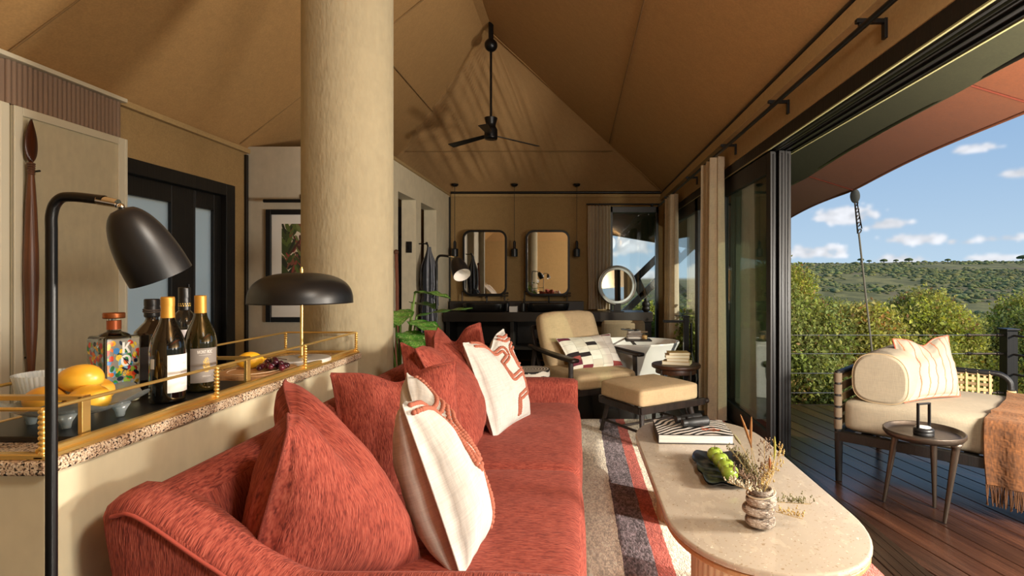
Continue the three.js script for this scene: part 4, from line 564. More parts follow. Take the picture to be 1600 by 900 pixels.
{ // zebra book, binoculars
  const B = thing('zebra_book', 'large book with a zebra-striped cover lying on the coffee table', 'book', [0.645, TY + 0.0005, 3.04], -0.05), w = 0.2, l = 0.155, h = 0.05;
  const zebra = drawn(768, 600, (g, W, H) => { const im = g.createImageData(W, H); for (let y = 0; y < H; y++) for (let x = 0; x < W; x++) { const u = x / W, v = y / H, a = u * 3.4 + v * 6.5 + 2.4 * fbm(u * 2.4, v * 2.4, 1e6, 1e6, 801, 2) + 1.7 * Math.sin(u * 4.2 - 0.6), k = Math.sin(a * 6.2) + 0.25 * (vnoise(u * 40, v * 40, 1e6, 1e6, 802) - 0.5); let c = k > 0.05 ? [236, 230, 220] : [22, 20, 19]; const q = Math.hypot((u - 0.74) * 1.2, v - 0.62); if (q < 0.17 && vnoise(u * 30, v * 30, 1e6, 1e6, 803) > 0.58) c = [178, 84, 44]; im.data.set([...c, 255], (y * W + x) * 4); } g.putImageData(im, 0, 0); }, 0.4, { clearcoat: 0.3, clearcoatRoughness: 0.2 });
  part('cover_board', merge([bx(-w, w, h - 0.0035, h, -l, l, 0.001), bx(-w, w, 0, 0.0035, -l, l, 0.001), bx(-w, -w + 0.004, 0.001, h - 0.001, -l, l, 0.001)]), plain('#1d1b1a', 0.5), B);
  const z = new THREE.PlaneGeometry(2 * w - 0.002, 2 * l - 0.002); z.rotateX(-Math.PI / 2); z.translate(0, h + 0.0004, 0); part('cover_print', z, zebra, B);
  part('page_block', bx(-w + 0.004, w - 0.006, 0.0035, h - 0.0035, -l + 0.006, l - 0.006, 0.001), std({ color: '#d9d5cc', map: texture(64, 256, (u, v) => 0.82 + 0.18 * vnoise(u * 8, v * 120, 8, 120, 811), { repeat: [3, 18] }), roughness: 0.9 }), B);
  const N = thing('binoculars', 'pair of black binoculars lying on the zebra book', 'binoculars', [0.66, TY + h + 0.001, 3.07], 0.32), rub = plain('#1b1c1c', 0.5, { bumpMap: rep(weaveBump, 2), bumpScale: 0.0006 });
  for (const s of [-1, 1]) { const q = new THREE.Group(); const t = lathe([[0.001, -0.07], [0.026, -0.07], [0.0275, -0.066], [0.0275, -0.03], [0.026, -0.024], [0.0265, 0.02], [0.023, 0.045], [0.0175, 0.058], [0.0175, 0.064], [0.0195, 0.066], [0.0195, 0.086], [0.018, 0.089], [0.001, 0.089]], [0, 0, 0], 32); t.rotateZ(Math.PI / 2); t.translate(0, 0.0285, s * 0.036); part('barrel', smoothed(t), rub, N); const g = lathe([[0.001, 0], [0.022, 0]], [0, 0, 0], 24); g.rotateZ(Math.PI / 2); g.translate(0.0705, 0.0285, s * 0.036); part('lens', g, M.greyGlass, N); }
  part('bridge', merge([bx(-0.03, 0.035, 0.018, 0.04, -0.02, 0.02, 0.006), (() => { const t = lathe([[0.001, -0.02], [0.011, -0.02], [0.012, -0.015], [0.012, 0.015], [0.011, 0.02], [0.001, 0.02]], [0, 0, 0], 24); t.rotateZ(Math.PI / 2); t.translate(-0.02, 0.042, 0); return t; })()]), rub, N);
}
{ // black plate with four green apples
  const at = [0.668, TY + 0.0005, 2.465], turn = -0.05, P = thing('serving_plate', 'dark wavy rectangular plate holding four green apples on the coffee table', 'plate', at, turn);
  const top = (u, v) => { const x = u * 2 - 1, z = v * 2 - 1, e = Math.max(Math.abs(x), Math.abs(z)), k = Math.pow(Math.abs(x) ** 6 + Math.abs(z) ** 6, 1 / 6) || 1e-6, s = e / k, w = 1 + 0.03 * Math.sin(10 * Math.atan2(z, x)) * e; return [x * s * 0.118 * w, 0.008 + 0.024 * Math.pow(e, 6) + 0.004 * Math.sin(9 * Math.atan2(z, x)) * e ** 4 + 0.003 * Math.sin(z * 16) * (1 - e), z * s * 0.215 * w]; };
  part('dish', merge([smoothed(grid(top, 40, 60)), smoothed(grid((u, v) => { const q = top(1 - u, v); return [q[0], Math.max(0, q[1] - 0.007), q[2]]; }, 40, 60))]), plain('#25292c', 0.3, { clearcoat: 0.4 }), P);
  const ag = new THREE.SphereGeometry(1, 32, 24), p = ag.attributes.position; for (let i = 0; i < p.count; i++) { const x = p.getX(i), y = p.getY(i), z = p.getZ(i), r = Math.hypot(x, z), k = 1 + 0.05 * y + 0.012 * Math.cos(5 * Math.atan2(z, x)) * (1 - y); let Y = y * 0.92; if (y > 0) Y -= 0.30 * Math.exp(-r * r * 14); else Y += 0.18 * Math.exp(-r * r * 14); p.setXYZ(i, x * k * 0.0375, 0.035 + Y * 0.0375, z * k * 0.0375); } ag.computeVertexNormals();
  const sk = std({ map: texture(128, 128, (u, v) => mixc(mixc(hex('#748f2c'), hex('#98ac44'), fbm(u * 4, v * 4, 4, 4, 821, 3)), hex('#d4dd88'), 0.25 * smooth(0.6, 0.9, vnoise(u * 50, v * 50, 50, 50, 822)))), roughness: 0.25, clearcoat: 0.4, clearcoatRoughness: 0.15 }), aG = flat(ag), stemG = tube([[0, 0.058, 0], [0.001, 0.068, 0], [0.004, 0.078, 0.002]], 0.0014, 8, 6);
  ['farthest from the camera', 'second from the far end', 'second from the vase', 'nearest the vase and the camera'].forEach((w, i) => { const A = thing('apple', 'green apple on the dark plate, ' + w, 'apple', [0.664, at[1] + 0.0085, 2.585 - 0.0815 * i], i * 1.3); part('flesh', aG, sk, A); part('stem', stemG, M.trunkDark, A); A.rotation.z = [0.1, -0.15, 0.12, -0.1][i]; });
}
{ // stone vase with dried grasses
  const at = [0.652, TY + 0.0005, 1.925], Vs = thing('stone_vase', 'small vase like stacked grey-brown pebbles holding dried grasses', 'vase', at), st = std({ map: texture(512, 512, (u, v) => { const a = fbm(u * 14, v * 14, 14, 14, 831, 4), b = fbm(u * 50, v * 50, 50, 50, 832, 2); return mixc(mixc(hex('#564a40'), hex('#a39484'), smooth(0.3, 0.65, a)), hex('#d8cfc2'), 0.7 * smooth(0.55, 0.75, b)); }), bumpMap: texture(256, 256, (u, v) => fbm(u * 30, v * 30, 30, 30, 833, 3), { srgb: false }), bumpScale: 0.004, roughness: 0.85 });
  [[0.052, 0.026, 0, 0], [0.056, 0.064, -0.003, 0.004], [0.053, 0.098, 0.003, -0.003]].forEach(([r, y, x, d], k) => part('pebble', (() => { const g = new THREE.SphereGeometry(1, 36, 24), p = g.attributes.position; for (let i = 0; i < p.count; i++) { const X = p.getX(i), Y = p.getY(i), Z = p.getZ(i), n = 1 + 0.16 * (fbm(X * 2 + k * 5 + 9, Z * 2 + Y * 1.5 + 9, 1e6, 1e6, 841, 3) - 0.5); p.setXYZ(i, x + X * r * n, y + Math.sign(Y) * Math.pow(Math.abs(Y), 0.75) * 0.026 * (1 + 0.1 * X), -d + Z * r * n * 0.95); } g.computeVertexNormals(); return flat(g); })(), st, Vs));
  part('neck', lathe([[0.03, 0.115], [0.041, 0.12], [0.043, 0.134], [0.038, 0.139], [0.032, 0.136], [0.028, 0.118]], [0.002, 0, 0], 32), st, Vs); part('tie', tube(Array.from({ length: 16 }, (_, i) => [Math.cos(i / 16 * 6.283) * 0.049 + 0.002, 0.122 + 0.008 * Math.sin(i / 16 * 6.283 + 1), Math.sin(i / 16 * 6.283) * 0.047]), 0.0025, 40, 6, true), plain('#c9b79a', 0.9), Vs);
  const r = rng(91), brown = plain('#7d5328', 0.95), straw = plain('#b59a63', 0.95), sage = plain('#77714e', 0.95), dull = plain('#7a6552', 0.95), o = [at[0] + 0.002, at[1] + 0.10, at[2]];
  const sprig = (name, label, tip, make) => { const T = thing(name, label, 'dried plant', [0, 0, 0]), P = (t) => [lerp(o[0], tip[0], t) + (tip[3] || 0) * Math.sin(Math.PI * t) * 0.06, lerp(o[1], tip[1], Math.pow(t, tip[4] || 1)), lerp(o[2], tip[2], t)]; part('stalk', tube([0, 0.25, 0.5, 0.75, 1].map(P), 0.0011, 24, 5), straw, T); make(T, P); return T; };
  const cat = (t0, m, rr) => (T, P) => part('seed_head', smoothed(grid((u, v) => { const t = lerp(t0, 1, v), c = P(t), q = rr * Math.pow(Math.sin(Math.PI * clamp(v * 0.94 + 0.04)), 0.5) * (0.9 + 0.25 * hash(Math.floor(u * 12), Math.floor(v * 40), 3)), a = u * 6.283; return [c[0] + Math.cos(a) * q, c[1], c[2] + Math.sin(a) * q]; }, 12, 40)), m, T);
  sprig('grass_head', 'tall brown bristly grass head on the left in the stone vase', [at[0] - 0.055, at[1] + 0.385, at[2] + 0.05, 0.2], cat(0.6, brown, 0.0048));
  sprig('grass_head', 'second tall brown grass head, just right of the tallest in the vase', [at[0] - 0.012, at[1] + 0.375, at[2] + 0.06, -0.25], cat(0.62, brown, 0.0048));
  sprig('grass_head', 'green-yellow grass head leaning right in the stone vase', [at[0] + 0.058, at[1] + 0.315, at[2] + 0.02, 0.3], cat(0.62, plain('#8f8a3e', 0.95), 0.0042));
  sprig('grass_head', 'short rust-coloured seed head low in the middle of the vase', [at[0] + 0.026, at[1] + 0.25, at[2] - 0.02, 0.2], cat(0.74, plain('#8a552c', 0.95), 0.0046));
  sprig('grass_head', 'dark little seed head at the far left of the vase', [at[0] - 0.085, at[1] + 0.32, at[2] + 0.03, 0.3], cat(0.84, sage, 0.006));
  const feathery = (m, n, s) => (T, P) => { const g = []; for (let i = 0; i < n; i++) { const t = 0.3 + 0.7 * i / n, c = P(t), a = r() * 6.283, e = s * (0.5 + r()), q = [c[0] + Math.cos(a) * e, c[1] + e * (0.4 + 0.8 * r()), c[2] + Math.sin(a) * e]; g.push(rod(c, q, 0.0006, 0.0004, 4)); g.push(egg(q, 0.0028 + 0.002 * r(), 0.004, 0.003, [r() * 3, r() * 3, 0], 6, 5)); const w = [q[0] + (r() - 0.5) * 0.01, q[1] + 0.006, q[2] + (r() - 0.5) * 0.01]; g.push(egg(w, 0.0022, 0.003, 0.0022, null, 6, 5)); } part('florets', merge(g), m, T); };
  const S = [[-0.1, 0.27, 0.02, 0.2, sage, 60, 'sage spray at the far left'], [-0.09, 0.20, -0.02, 0.3, dull, 70, 'purplish spray at the left, low'], [-0.05, 0.24, 0.03, 0.1, sage, 50, 'sage spray left of the middle'], [0.045, 0.20, 0.03, -0.2, straw, 50, 'straw spray right of the middle'], [0.085, 0.27, 0.04, 0.2, straw, 40, 'thin straw spray leaning right'], [0.02, 0.3, 0.02, 0.1, dull, 36, 'thin dull spray in the middle'], [-0.125, 0.17, -0.03, 0.3, plain('#cfc4a8', 0.9), 60, 'pale tufted spray over the apples']];
  for (const [x, y, d, b, m, n, l] of S) sprig('dried_sprig', 'dried ' + l + ' in the stone vase', [at[0] + x, at[1] + y, at[2] + d, b], feathery(m, n, 0.017));
  sprig('dried_sprig', 'thin dark twig arching far right out of the stone vase', [at[0] + 0.175, at[1] + 0.085, at[2] - 0.01, 0, 0.35], feathery(sage, 34, 0.02));
  sprig('dried_sprig', 'thin straw twig drooping right beside the arching twig', [at[0] + 0.13, at[1] + 0.05, at[2] - 0.05, 0, 0.3], feathery(straw, 26, 0.018));
}
// ------------------------------------------------------------------ armchair, footstool, little side tables
const CF = [0.54, -0.842], CS = [0.842, 0.54];         // where the chair faces, and its left-to-right
{
  const o = [0.115, 5.46], at = (s, f, y) => [o[0] + CS[0] * s + CF[0] * f, y, o[1] + CS[1] * s + CF[1] * f], turn = Math.atan2(CF[0], -CF[1]);
  const A = thing('armchair', 'low dark wood armchair with tan cushions, facing the window', 'armchair'), place = (g, s, f, y, tilt = 0) => { g.rotateX(tilt); g.rotateY(turn); const p = at(s, f, y); g.translate(p[0], p[1], -p[2]); return boxUV(g); };
  const W = 0.385;
  for (const s of [-1, 1]) {
    part('arm', smoothed(loft(Array.from({ length: 13 }, (_, i) => { const t = i / 12, f = lerp(-0.5, 0.37, t), y = 0.548 + 0.05 * Math.pow(1 - t, 1.5), w = lerp(0.026, 0.047, smooth(0, 0.75, t)), c = []; for (let k = 0; k < 14; k++) { const a = k / 14 * 6.283; c.push(at(s * W + Math.sign(Math.cos(a)) * w * Math.pow(Math.abs(Math.cos(a)), 0.5), f, y + 0.019 * Math.sign(Math.sin(a)) * Math.pow(Math.abs(Math.sin(a)), 0.6))); } return c; }))), M.darkWood, A);
    part('leg', rod(at(s * W, 0.30, 0.002), at(s * (W - 0.01), 0.285, 0.54), 0.019, 0.024, 14), M.darkWood, A); part('leg', rod(at(s * W, -0.52, 0.002), at(s * W, -0.40, 0.57), 0.018, 0.023, 14), M.darkWood, A);
    part('side_rail', bar(at(s * (W - 0.03), 0.34, 0.255), at(s * (W - 0.03), -0.45, 0.215), 0.03, 0.06), M.darkWood, A); part('back_post', bar(at(s * (W - 0.05), -0.33, 0.25), at(s * (W - 0.05), -0.56, 0.79), 0.03, 0.035), M.darkWood, A);
  }
  part('front_rail', bar(at(-W, 0.32, 0.245), at(W, 0.32, 0.245), 0.035, 0.075), M.darkWood, A); part('rear_rail', bar(at(-W, -0.42, 0.22), at(W, -0.42, 0.22), 0.035, 0.06), M.darkWood, A); for (const y of [0.35, 0.5, 0.65, 0.78]) { const f = -0.33 - (y - 0.25) * 0.426; part('back_slat', bar(at(-W + 0.05, f, y), at(W - 0.05, f, y), 0.02, 0.045), M.darkWood, A); }
  part('seat_cushion', place(softBox(0.68, 0.135, 0.70, 0.045, 0.014, 20, 0.01, 3), 0, 0.015, 0.345, 0.04), M.beige, A);
  part('back_cushion', place(softBox(0.66, 0.56, 0.17, 0.06, 0.03, 24, 0.02, 5), 0, -0.33, 0.66, -0.40), M.beige, A);
  // patterned lumbar pillow
  const pt = drawn(1024, 640, (g, w, h) => { const r = rng(12), cols = ['#e3dccf', '#d8cfc0', '#ece6da', '#dcd3c6']; for (let c = 0; c < 5; c++) { let y = -r() * 80; let k = 0; while (y < h) { const q = 90 + r() * 110, strip = r(); g.fillStyle = strip > 0.58 ? ['#7a2f3a', '#2a2022', '#9a4a44', '#6a2a3c'][Math.floor(r() * 4)] : cols[Math.floor(r() * 4)]; const H = strip > 0.58 ? 84 : q; g.fillRect(c * w / 5, y, w / 5, H); g.fillStyle = 'rgba(90,75,65,.55)'; g.fillRect(c * w / 5, y + H - 3, w / 5, 3); if (strip <= 0.58) for (let i = 0; i < 5; i++) { g.fillStyle = 'rgba(150,140,128,.25)'; g.fillRect(c * w / 5, y + H * i / 5, w / 5, 2); } y += H; k++; } g.fillStyle = 'rgba(60,48,44,.6)'; g.fillRect(c * w / 5 - 2, 0, 3, h); } }, 0.95);
  const q = (s, f, y) => at(s, f, y); pillow('lumbar_pillow', 'oblong patchwork pillow in grey, plum and black on the tan armchair', q(-0.29, -0.13, 0.70), q(0.35, -0.10, 0.715), q(-0.24, 0.09, 0.405), q(0.36, 0.12, 0.41), 0.15, pt, { flip: true, seed: 9, uv: 1, wob: 0.03 });
  scene.children.at(-1).children[0].geometry.attributes.uv.array.forEach((v, i, a) => { a[i] = i % 2 ? v / 0.36 : v / 0.64; });
}
{
  const o = [0.605, 4.54], S = CS, F = CF, at = (s, f, y) => [o[0] + S[0] * s + F[0] * f, y, o[1] + S[1] * s + F[1] * f], turn = Math.atan2(F[0], -F[1]), T = thing('footstool', 'square tan footstool on splayed dark wooden legs in front of the armchair', 'footstool');
  const g = softBox(0.60, 0.13, 0.54, 0.022, 0.012, 20, 0.006, 4); g.rotateY(turn); const p = at(0, 0, 0.375); g.translate(p[0], p[1], -p[2]); part('cushion', boxUV(g), M.beige, T);
  for (const f of [-0.27, 0.27]) part('rail', bar(at(-0.31, f, 0.285), at(0.37, f, 0.285), 0.03, 0.055), M.darkWood, T); for (const s of [-0.30, 0.30]) part('rail', bar(at(s, -0.27, 0.28), at(s, 0.27, 0.28), 0.03, 0.05), M.darkWood, T);
  for (const f of [-0.27, 0.27]) part('peg', rod(at(0.37, f, 0.285), at(0.405, f, 0.285), 0.02, 0.024, 14), M.darkWood, T);
  for (const s of [-1, 1]) { for (const f of [-1, 1]) part('leg', rod(at(s * 0.29, f * 0.27, 0.002 + (s < 0 || f > 0 ? 0.012 : 0)), at(s * 0.255, f * 0.22, 0.27), 0.017, 0.021, 14), M.darkWood, T); part('stretcher', rod(at(s * 0.28, -0.255, 0.11), at(s * 0.28, 0.255, 0.11), 0.011, 0.011, 10), M.darkWood, T); } part('stretcher', rod(at(-0.28, 0, 0.11), at(0.28, 0, 0.11), 0.011, 0.011, 10), M.darkWood, T);
}
{
  const T = thing('side_table', 'round dark wooden side table with curved legs beside the curtain', 'table', [0.915, 0, 4.98], 0), m = wood(midWoodTex, 2, 2, 0.45, { color: '#a99a8a' });
  part('top', lathe([[0.001, 0.488], [0.215, 0.488], [0.222, 0.494], [0.222, 0.513], [0.217, 0.52], [0.001, 0.52]], [0, 0, 0], 56), m, T); part('apron', lathe([[0.175, 0.44], [0.185, 0.44], [0.185, 0.488], [0.175, 0.488]], [0, 0, 0], 40), m, T);
  for (let i = 0; i < 4; i++) { const a = 0.6 + i * Math.PI / 2, c = Math.cos(a), s = Math.sin(a); part('leg', tube([[c * 0.18, 0.48, s * 0.18], [c * 0.17, 0.36, s * 0.17], [c * 0.10, 0.24, s * 0.10], [c * 0.13, 0.12, s * 0.13], [c * 0.2, 0.008, s * 0.2]], 0.012, 30, 8), M.darkWood, T); }
  part('ring', flat((() => { const g = new THREE.TorusGeometry(0.105, 0.008, 8, 36); g.rotateX(Math.PI / 2); g.translate(0, 0.22, 0); return g; })()), M.darkWood, T);
  let y = 0.5205; [[0.25, 0.03, '#d9c49a', 'lowest and widest'], [0.2, 0.028, '#cdb083', 'second from below'], [0.215, 0.03, '#dcc7a0', 'third from below'], [0.19, 0.022, '#c9a874', 'topmost']].forEach(([w, h, c, l], i) => { const B = thing('small_book', 'tan book in the stack on the round side table, ' + l, 'book', [0.92 + 0.01 * (i % 2), y, 4.96], -0.35 + 0.12 * i); part('cover', merge([bx(-w / 2, w / 2, 0, 0.003, -0.075, 0.075, 0.001), bx(-w / 2, w / 2, h - 0.003, h, -0.075, 0.075, 0.001), bx(w / 2 - 0.003, w / 2, 0, h, -0.075, 0.075, 0.001)]), plain(c, 0.7), B); part('pages', bx(-w / 2 + 0.004, w / 2 - 0.004, 0.003, h - 0.003, -0.071, 0.071, 0.001), plain('#e3d9c2', 0.9), B); y += h + 0.0005; });
  const K = thing('drum_stool', 'small round stool with a black and white ringed top behind the far sofa arm', 'stool', [-0.42, 0, 4.95]), tex = drawn(256, 256, (g) => { g.fillStyle = '#e6e0d4'; g.fillRect(0, 0, 256, 256); g.strokeStyle = '#1a1816'; g.lineWidth = 8; for (let q = 12; q < 128; q += 19) { g.beginPath(); g.arc(128, 128, q, 0, 6.3); g.stroke(); } });
  part('body', lathe([[0.001, 0], [0.16, 0], [0.185, 0.05], [0.19, 0.25], [0.18, 0.475], [0.001, 0.475]], [0, 0, 0], 48), std({ map: texture(256, 256, (u, v) => (Math.sin(v * 6.283 * 12 + 0.6 * Math.sin(u * 40)) > 0.1 ? hex('#d9d2c4') : hex('#1d1b19'))), roughness: 0.85 }), K); const c = new THREE.CircleGeometry(0.18, 48); c.rotateX(-Math.PI / 2); c.translate(0, 0.4765, 0); part('top', c, tex, K);
}
// ------------------------------------------------------------------ fan, pendants, curtains
{
  const F = thing('ceiling_fan', 'black three-bladed ceiling fan on a long rod under the tent peak', 'fan'), x = -0.985, d = 6.3;
  const yc = leftRoof(-1.05) - 0.03;
  part('mount', merge([ball([x - 0.0, 4.0, d], 0.075, 24, 16), rod([x, 4.03, d], [x, 4.28, d], 0.03)]), M.blackMetal, F); part('rod', rod([x, 3.02, d], [x, 4.0, d], 0.014), M.blackMetal, F);
  part('motor', smoothed(lathe([[0.001, 2.91], [0.07, 2.91], [0.076, 2.93], [0.076, 3.02], [0.07, 3.035], [0.055, 3.06], [0.058, 3.09], [0.075, 3.155], [0.072, 3.16], [0.001, 3.16]], [x, 0, d], 40)), M.blackMetal, F);
  for (let i = 0; i < 3; i++) { const a = Math.PI / 6 + i * 2.0944, g = new RoundedBoxGeometry(0.55, 0.009, 0.10, 2, 0.004), p = g.attributes.position; for (let k = 0; k < p.count; k++) { const t = (p.getX(k) + 0.25) / 0.5; p.setZ(k, p.getZ(k) * (0.65 + 0.35 * t)); p.setY(k, p.getY(k) - 0.03 * t * t - 0.015 * t); } g.rotateX(0.2); g.translate(0.335, 2.955, 0); g.rotateY(a); g.translate(x, 0, -d); g.computeVertexNormals(); part('blade', boxUV(g), M.blackMetal, F); }
}
{
  const hipY = (d) => 2.65 + (DB - d) * (RY - 2.65) / (DB - A1);
  const P = thing('pendant_lamp', 'slim dark pendant lamp hanging at the left of the left mirror', 'lamp', [-1.872, 0, 8.40], 0), top = hipY(8.40) - 0.055;
  part('ceiling_rose', lathe([[0.001, top - 0.04], [0.03, top - 0.04], [0.055, top - 0.02], [0.055, top + 0.0], [0.001, top + 0.0]], [0, 0, 0], 24), M.blackMetal, P); part('cord', rod([0, 1.87, 0], [0, top - 0.03, 0], 0.004, 0.004, 6), M.black, P);
  part('body', merge([lathe([[0.001, 1.885], [0.012, 1.88], [0.022, 1.86], [0.022, 1.765], [0.046, 1.755], [0.05, 1.75], [0.05, 1.64], [0.046, 1.635], [0.001, 1.64]], [0, 0, 0], 32)]), M.blackSatin, P);
  dup(P, [-0.951, 0, 8.40], 0, 'slim dark pendant lamp hanging between the two mirrors'); dup(P, [0.012, 0, 8.40], 0, 'slim dark pendant lamp hanging at the right of the right mirror');
}
function curtain(name, label, x0, x1, d0, d1, y0, y1, folds, amp, alongX, seed) {
  const C = thing(name, label, 'curtain'), n = folds * 14, r = rng(seed), ph = Array.from({ length: folds + 2 }, () => 0.6 + 0.7 * r());
  const line = (u, v, s) => { const a = u * folds, k = ph[Math.floor(a)] * lerp(0.75, 1.05, 1 - v), w = Math.sin(a * Math.PI * 2) * amp * k + 0.004 * s, drift = 0.012 * Math.sin(v * 5 + seed + u * 4) * (1 - v); const y = lerp(y0, y1, v); return alongX ? [lerp(x0, x1, u) + drift, y, (d0 + d1) / 2 + w] : [(x0 + x1) / 2 + w, y, lerp(d0, d1, u) + drift]; };
  part('cloth', merge([smoothed(grid((u, v) => line(u, v, 0.5), n, 24, [2, 2.4]), true), smoothed(grid((u, v) => line(1 - u, v, -0.5), n, 24, [2, 2.4]), true)]), M.curtain, C);
  const hd = grid((u, v) => { const q = line(u, 1, v < 0.5 ? 1.2 : -1.2); return q; }, n, 1, [1, 0.1]); part('heading', merge([hd, grid((u, v) => { const q = line(u, 1, 1.4); return [q[0], lerp(y1 - 0.09, y1, v), q[2]]; }, n, 1, [1, 0.1])]), M.curtain, C);
  return C;
}
curtain('curtain', 'cream curtain gathered beside the stacked sliding doors, the nearest of the curtains', 1.19, 1.37, 4.90, 5.32, 0.015, 2.40, 5, 0.072, false, 3);
curtain('curtain', 'cream curtain gathered at the back corner beyond the bathtub', 1.19, 1.35, 7.0, 7.5, 0.015, 2.39, 6, 0.06, false, 5);
curtain('curtain', 'cream curtain gathered at the left side of the back window', 0.185, 0.54, 8.40, 8.54, 0.82, 2.43, 7, 0.045, true, 7);
{
  const R = thing('curtain_rail', 'long black curtain rail on brackets above the sliding doors', 'rail');
  part('tube', rod([1.27, 2.415, DF + 0.05], [1.27, 2.415, 8.4], 0.014), M.blackMetal, R);
  for (const d of [-1.2, 1.2, 2.43, 3.54, 4.7, 6.2, 7.7]) part('bracket', merge([bx(1.25, 1.383, 2.438, 2.458, d - 0.012, d + 0.012, 0.002), bx(1.371, 1.386, 2.37, 2.46, d - 0.015, d + 0.015, 0.002), bx(1.262, 1.278, 2.415, 2.44, d - 0.008, d + 0.008, 0.002)]), M.blackMetal, R);
  const Q = thing('window_rail', 'short black curtain rail above the back window', 'rail'); part('tube', rod([0.16, 2.455, 8.47], [1.34, 2.455, 8.47], 0.012), M.blackMetal, Q); part('bracket', bx(1.18, 1.2, 2.43, 2.47, 8.46, 8.598, 0.002), M.blackMetal, Q); part('bracket', bx(0.36, 0.38, 2.43, 2.47, 8.46, 8.598, 0.002), M.blackMetal, Q);
}
// ------------------------------------------------------------------ vanity with basins, mirrors and small things
{
  const Vn = thing('vanity', 'long dark vanity counter with a raised back ledge along the back wall', 'vanity');
  part('counter', bx(-1.96, 1.135, 0.66, 0.80, 8.02, 8.59, 0.005), std({ color: '#3a332d', map: rep(plasterTone, 2), roughness: 0.35 }), Vn); part('back_ledge', bx(-1.96, 0.12, 0.8, 0.945, 8.42, 8.59, 0.004), std({ color: '#332c27', map: rep(plasterTone, 2), roughness: 0.4 }), Vn);
  for (const x of [-1.9, -0.95, 0.0]) part('leg', bx(x - 0.03, x + 0.03, 0, 0.66, 8.06, 8.56, 0.004), M.black, Vn); part('end_leg', bx(0.98, 1.12, 0.0, 0.66, 8.06, 8.5, 0.004), M.black, Vn); part('shelf', bx(-1.9, 0.0, 0.24, 0.28, 8.06, 8.56, 0.004), M.black, Vn); part('rear_panel', bx(-1.95, 0.2, 0.02, 0.66, 8.56, 8.59, 0.002), M.black, Vn);
  const basin = (x, l) => { const B = thing('basin', l, 'basin', [x, 0.8005, 8.22]), o = (w, h, y) => Array.from({ length: 48 }, (_, i) => { const a = i / 48 * 6.283, c = Math.cos(a), s = Math.sin(a); return [Math.sign(c) * w * Math.pow(Math.abs(c), 0.5), y, Math.sign(s) * h * Math.pow(Math.abs(s), 0.5)]; });
    part('bowl', loft([o(0.26, 0.15, 0), o(0.305, 0.178, 0.03), o(0.32, 0.185, 0.118), o(0.315, 0.18, 0.122), o(0.30, 0.168, 0.115), o(0.28, 0.155, 0.03), o(0.1, 0.05, 0.018)]), plain('#111111', 0.28, { clearcoat: 0.5 }), B); part('spout', merge([rod([0.0, 0, 0.19], [0, 0.22, 0.19], 0.012), rod([0, 0.215, 0.19], [0, 0.205, 0.06], 0.009)]), M.blackMetal, B); return B; };
  basin(-1.38, 'black rounded basin below the left mirror'); basin(-0.42, 'black rounded basin below the right mirror');
  const rr = (w, h, r, n = 8) => { const p = []; for (const [cx, cy, a0] of [[w - r, h - r, 0], [-w + r, h - r, 1], [-w + r, -h + r, 2], [w - r, -h + r, 3]]) for (let i = 0; i <= n; i++) { const a = (a0 + i / n) * Math.PI / 2; p.push([cx + r * Math.cos(a), cy + r * Math.sin(a)]); } return p; };
  const mir = (x, l) => {
    const m = thing('wall_mirror', l, 'mirror', [x, 1.05, 8.40]), w = 0.325, h = 0.49;
    const s = new THREE.Shape(rr(w + 0.012, h + 0.012, 0.12).map(([a, b]) => new THREE.Vector2(a, b))); s.holes.push(new THREE.Path(rr(w - 0.012, h - 0.012, 0.10).map(([a, b]) => new THREE.Vector2(a, b)).reverse()));
    const g = new THREE.ExtrudeGeometry(s, { depth: 0.03, bevelEnabled: true, bevelThickness: 0.004, bevelSize: 0.004, bevelSegments: 2 }); g.translate(0, h, -0.01); part('frame', boxUV(g), M.blackMetal, m);
    const f = new THREE.ShapeGeometry(new THREE.Shape(rr(w - 0.008, h - 0.008, 0.10).map(([a, b]) => new THREE.Vector2(a, b)))); f.translate(0, h, 0.004); part('glass', flat(f), M.mirror, m);
    part('stand', merge([rod([-0.36, -0.248, 0.05], [-0.36, 0.05, 0.05], 0.012), rod([-0.36, 0.05, 0.05], [-0.2, 0.05, 0.02], 0.012), rod([0.30, -0.248, 0.05], [0.30, 0.1, 0.05], 0.012), rod([0.2, 0.02, 0.03], [0.36, 0.02, 0.03], 0.014), rod([-0.25, -0.02, 0.02], [0.36, -0.02, 0.02], 0.012)]), M.bronze, m); return m;
  };
  mir(-1.407, 'left one of the two rounded black-framed mirrors above the vanity'); mir(-0.438, 'right one of the two rounded black-framed mirrors above the vanity');
  const bot = (x, l) => { const b = thing('soap_bottle', l, 'bottle', [x, 0.8005, 8.15]); part('body', lathe([[0.001, 0], [0.034, 0], [0.036, 0.01], [0.036, 0.12], [0.014, 0.14], [0.012, 0.16], [0.001, 0.16]], [0, 0, 0], 24), M.blackSatin, b); part('pump', merge([rod([0, 0.15, 0], [0, 0.19, 0], 0.005), rod([0, 0.188, 0], [0.03, 0.186, -0.01], 0.005)]), M.blackMetal, b); };
  bot(-1.03, 'dark soap bottle just right of the left basin'); bot(-0.79, 'dark soap bottle just left of the right basin');
  const T = thing('tissue_box', 'small pale box on the vanity between the two soap bottles', 'box', [-0.93, 0.8005, 8.1]); part('box', bx(-0.06, 0.06, 0, 0.085, -0.05, 0.05, 0.004), M.whiteMatte, T); part('slot', bx(-0.035, 0.035, 0.085, 0.087, -0.012, 0.012, 0.001), M.black, T);
}
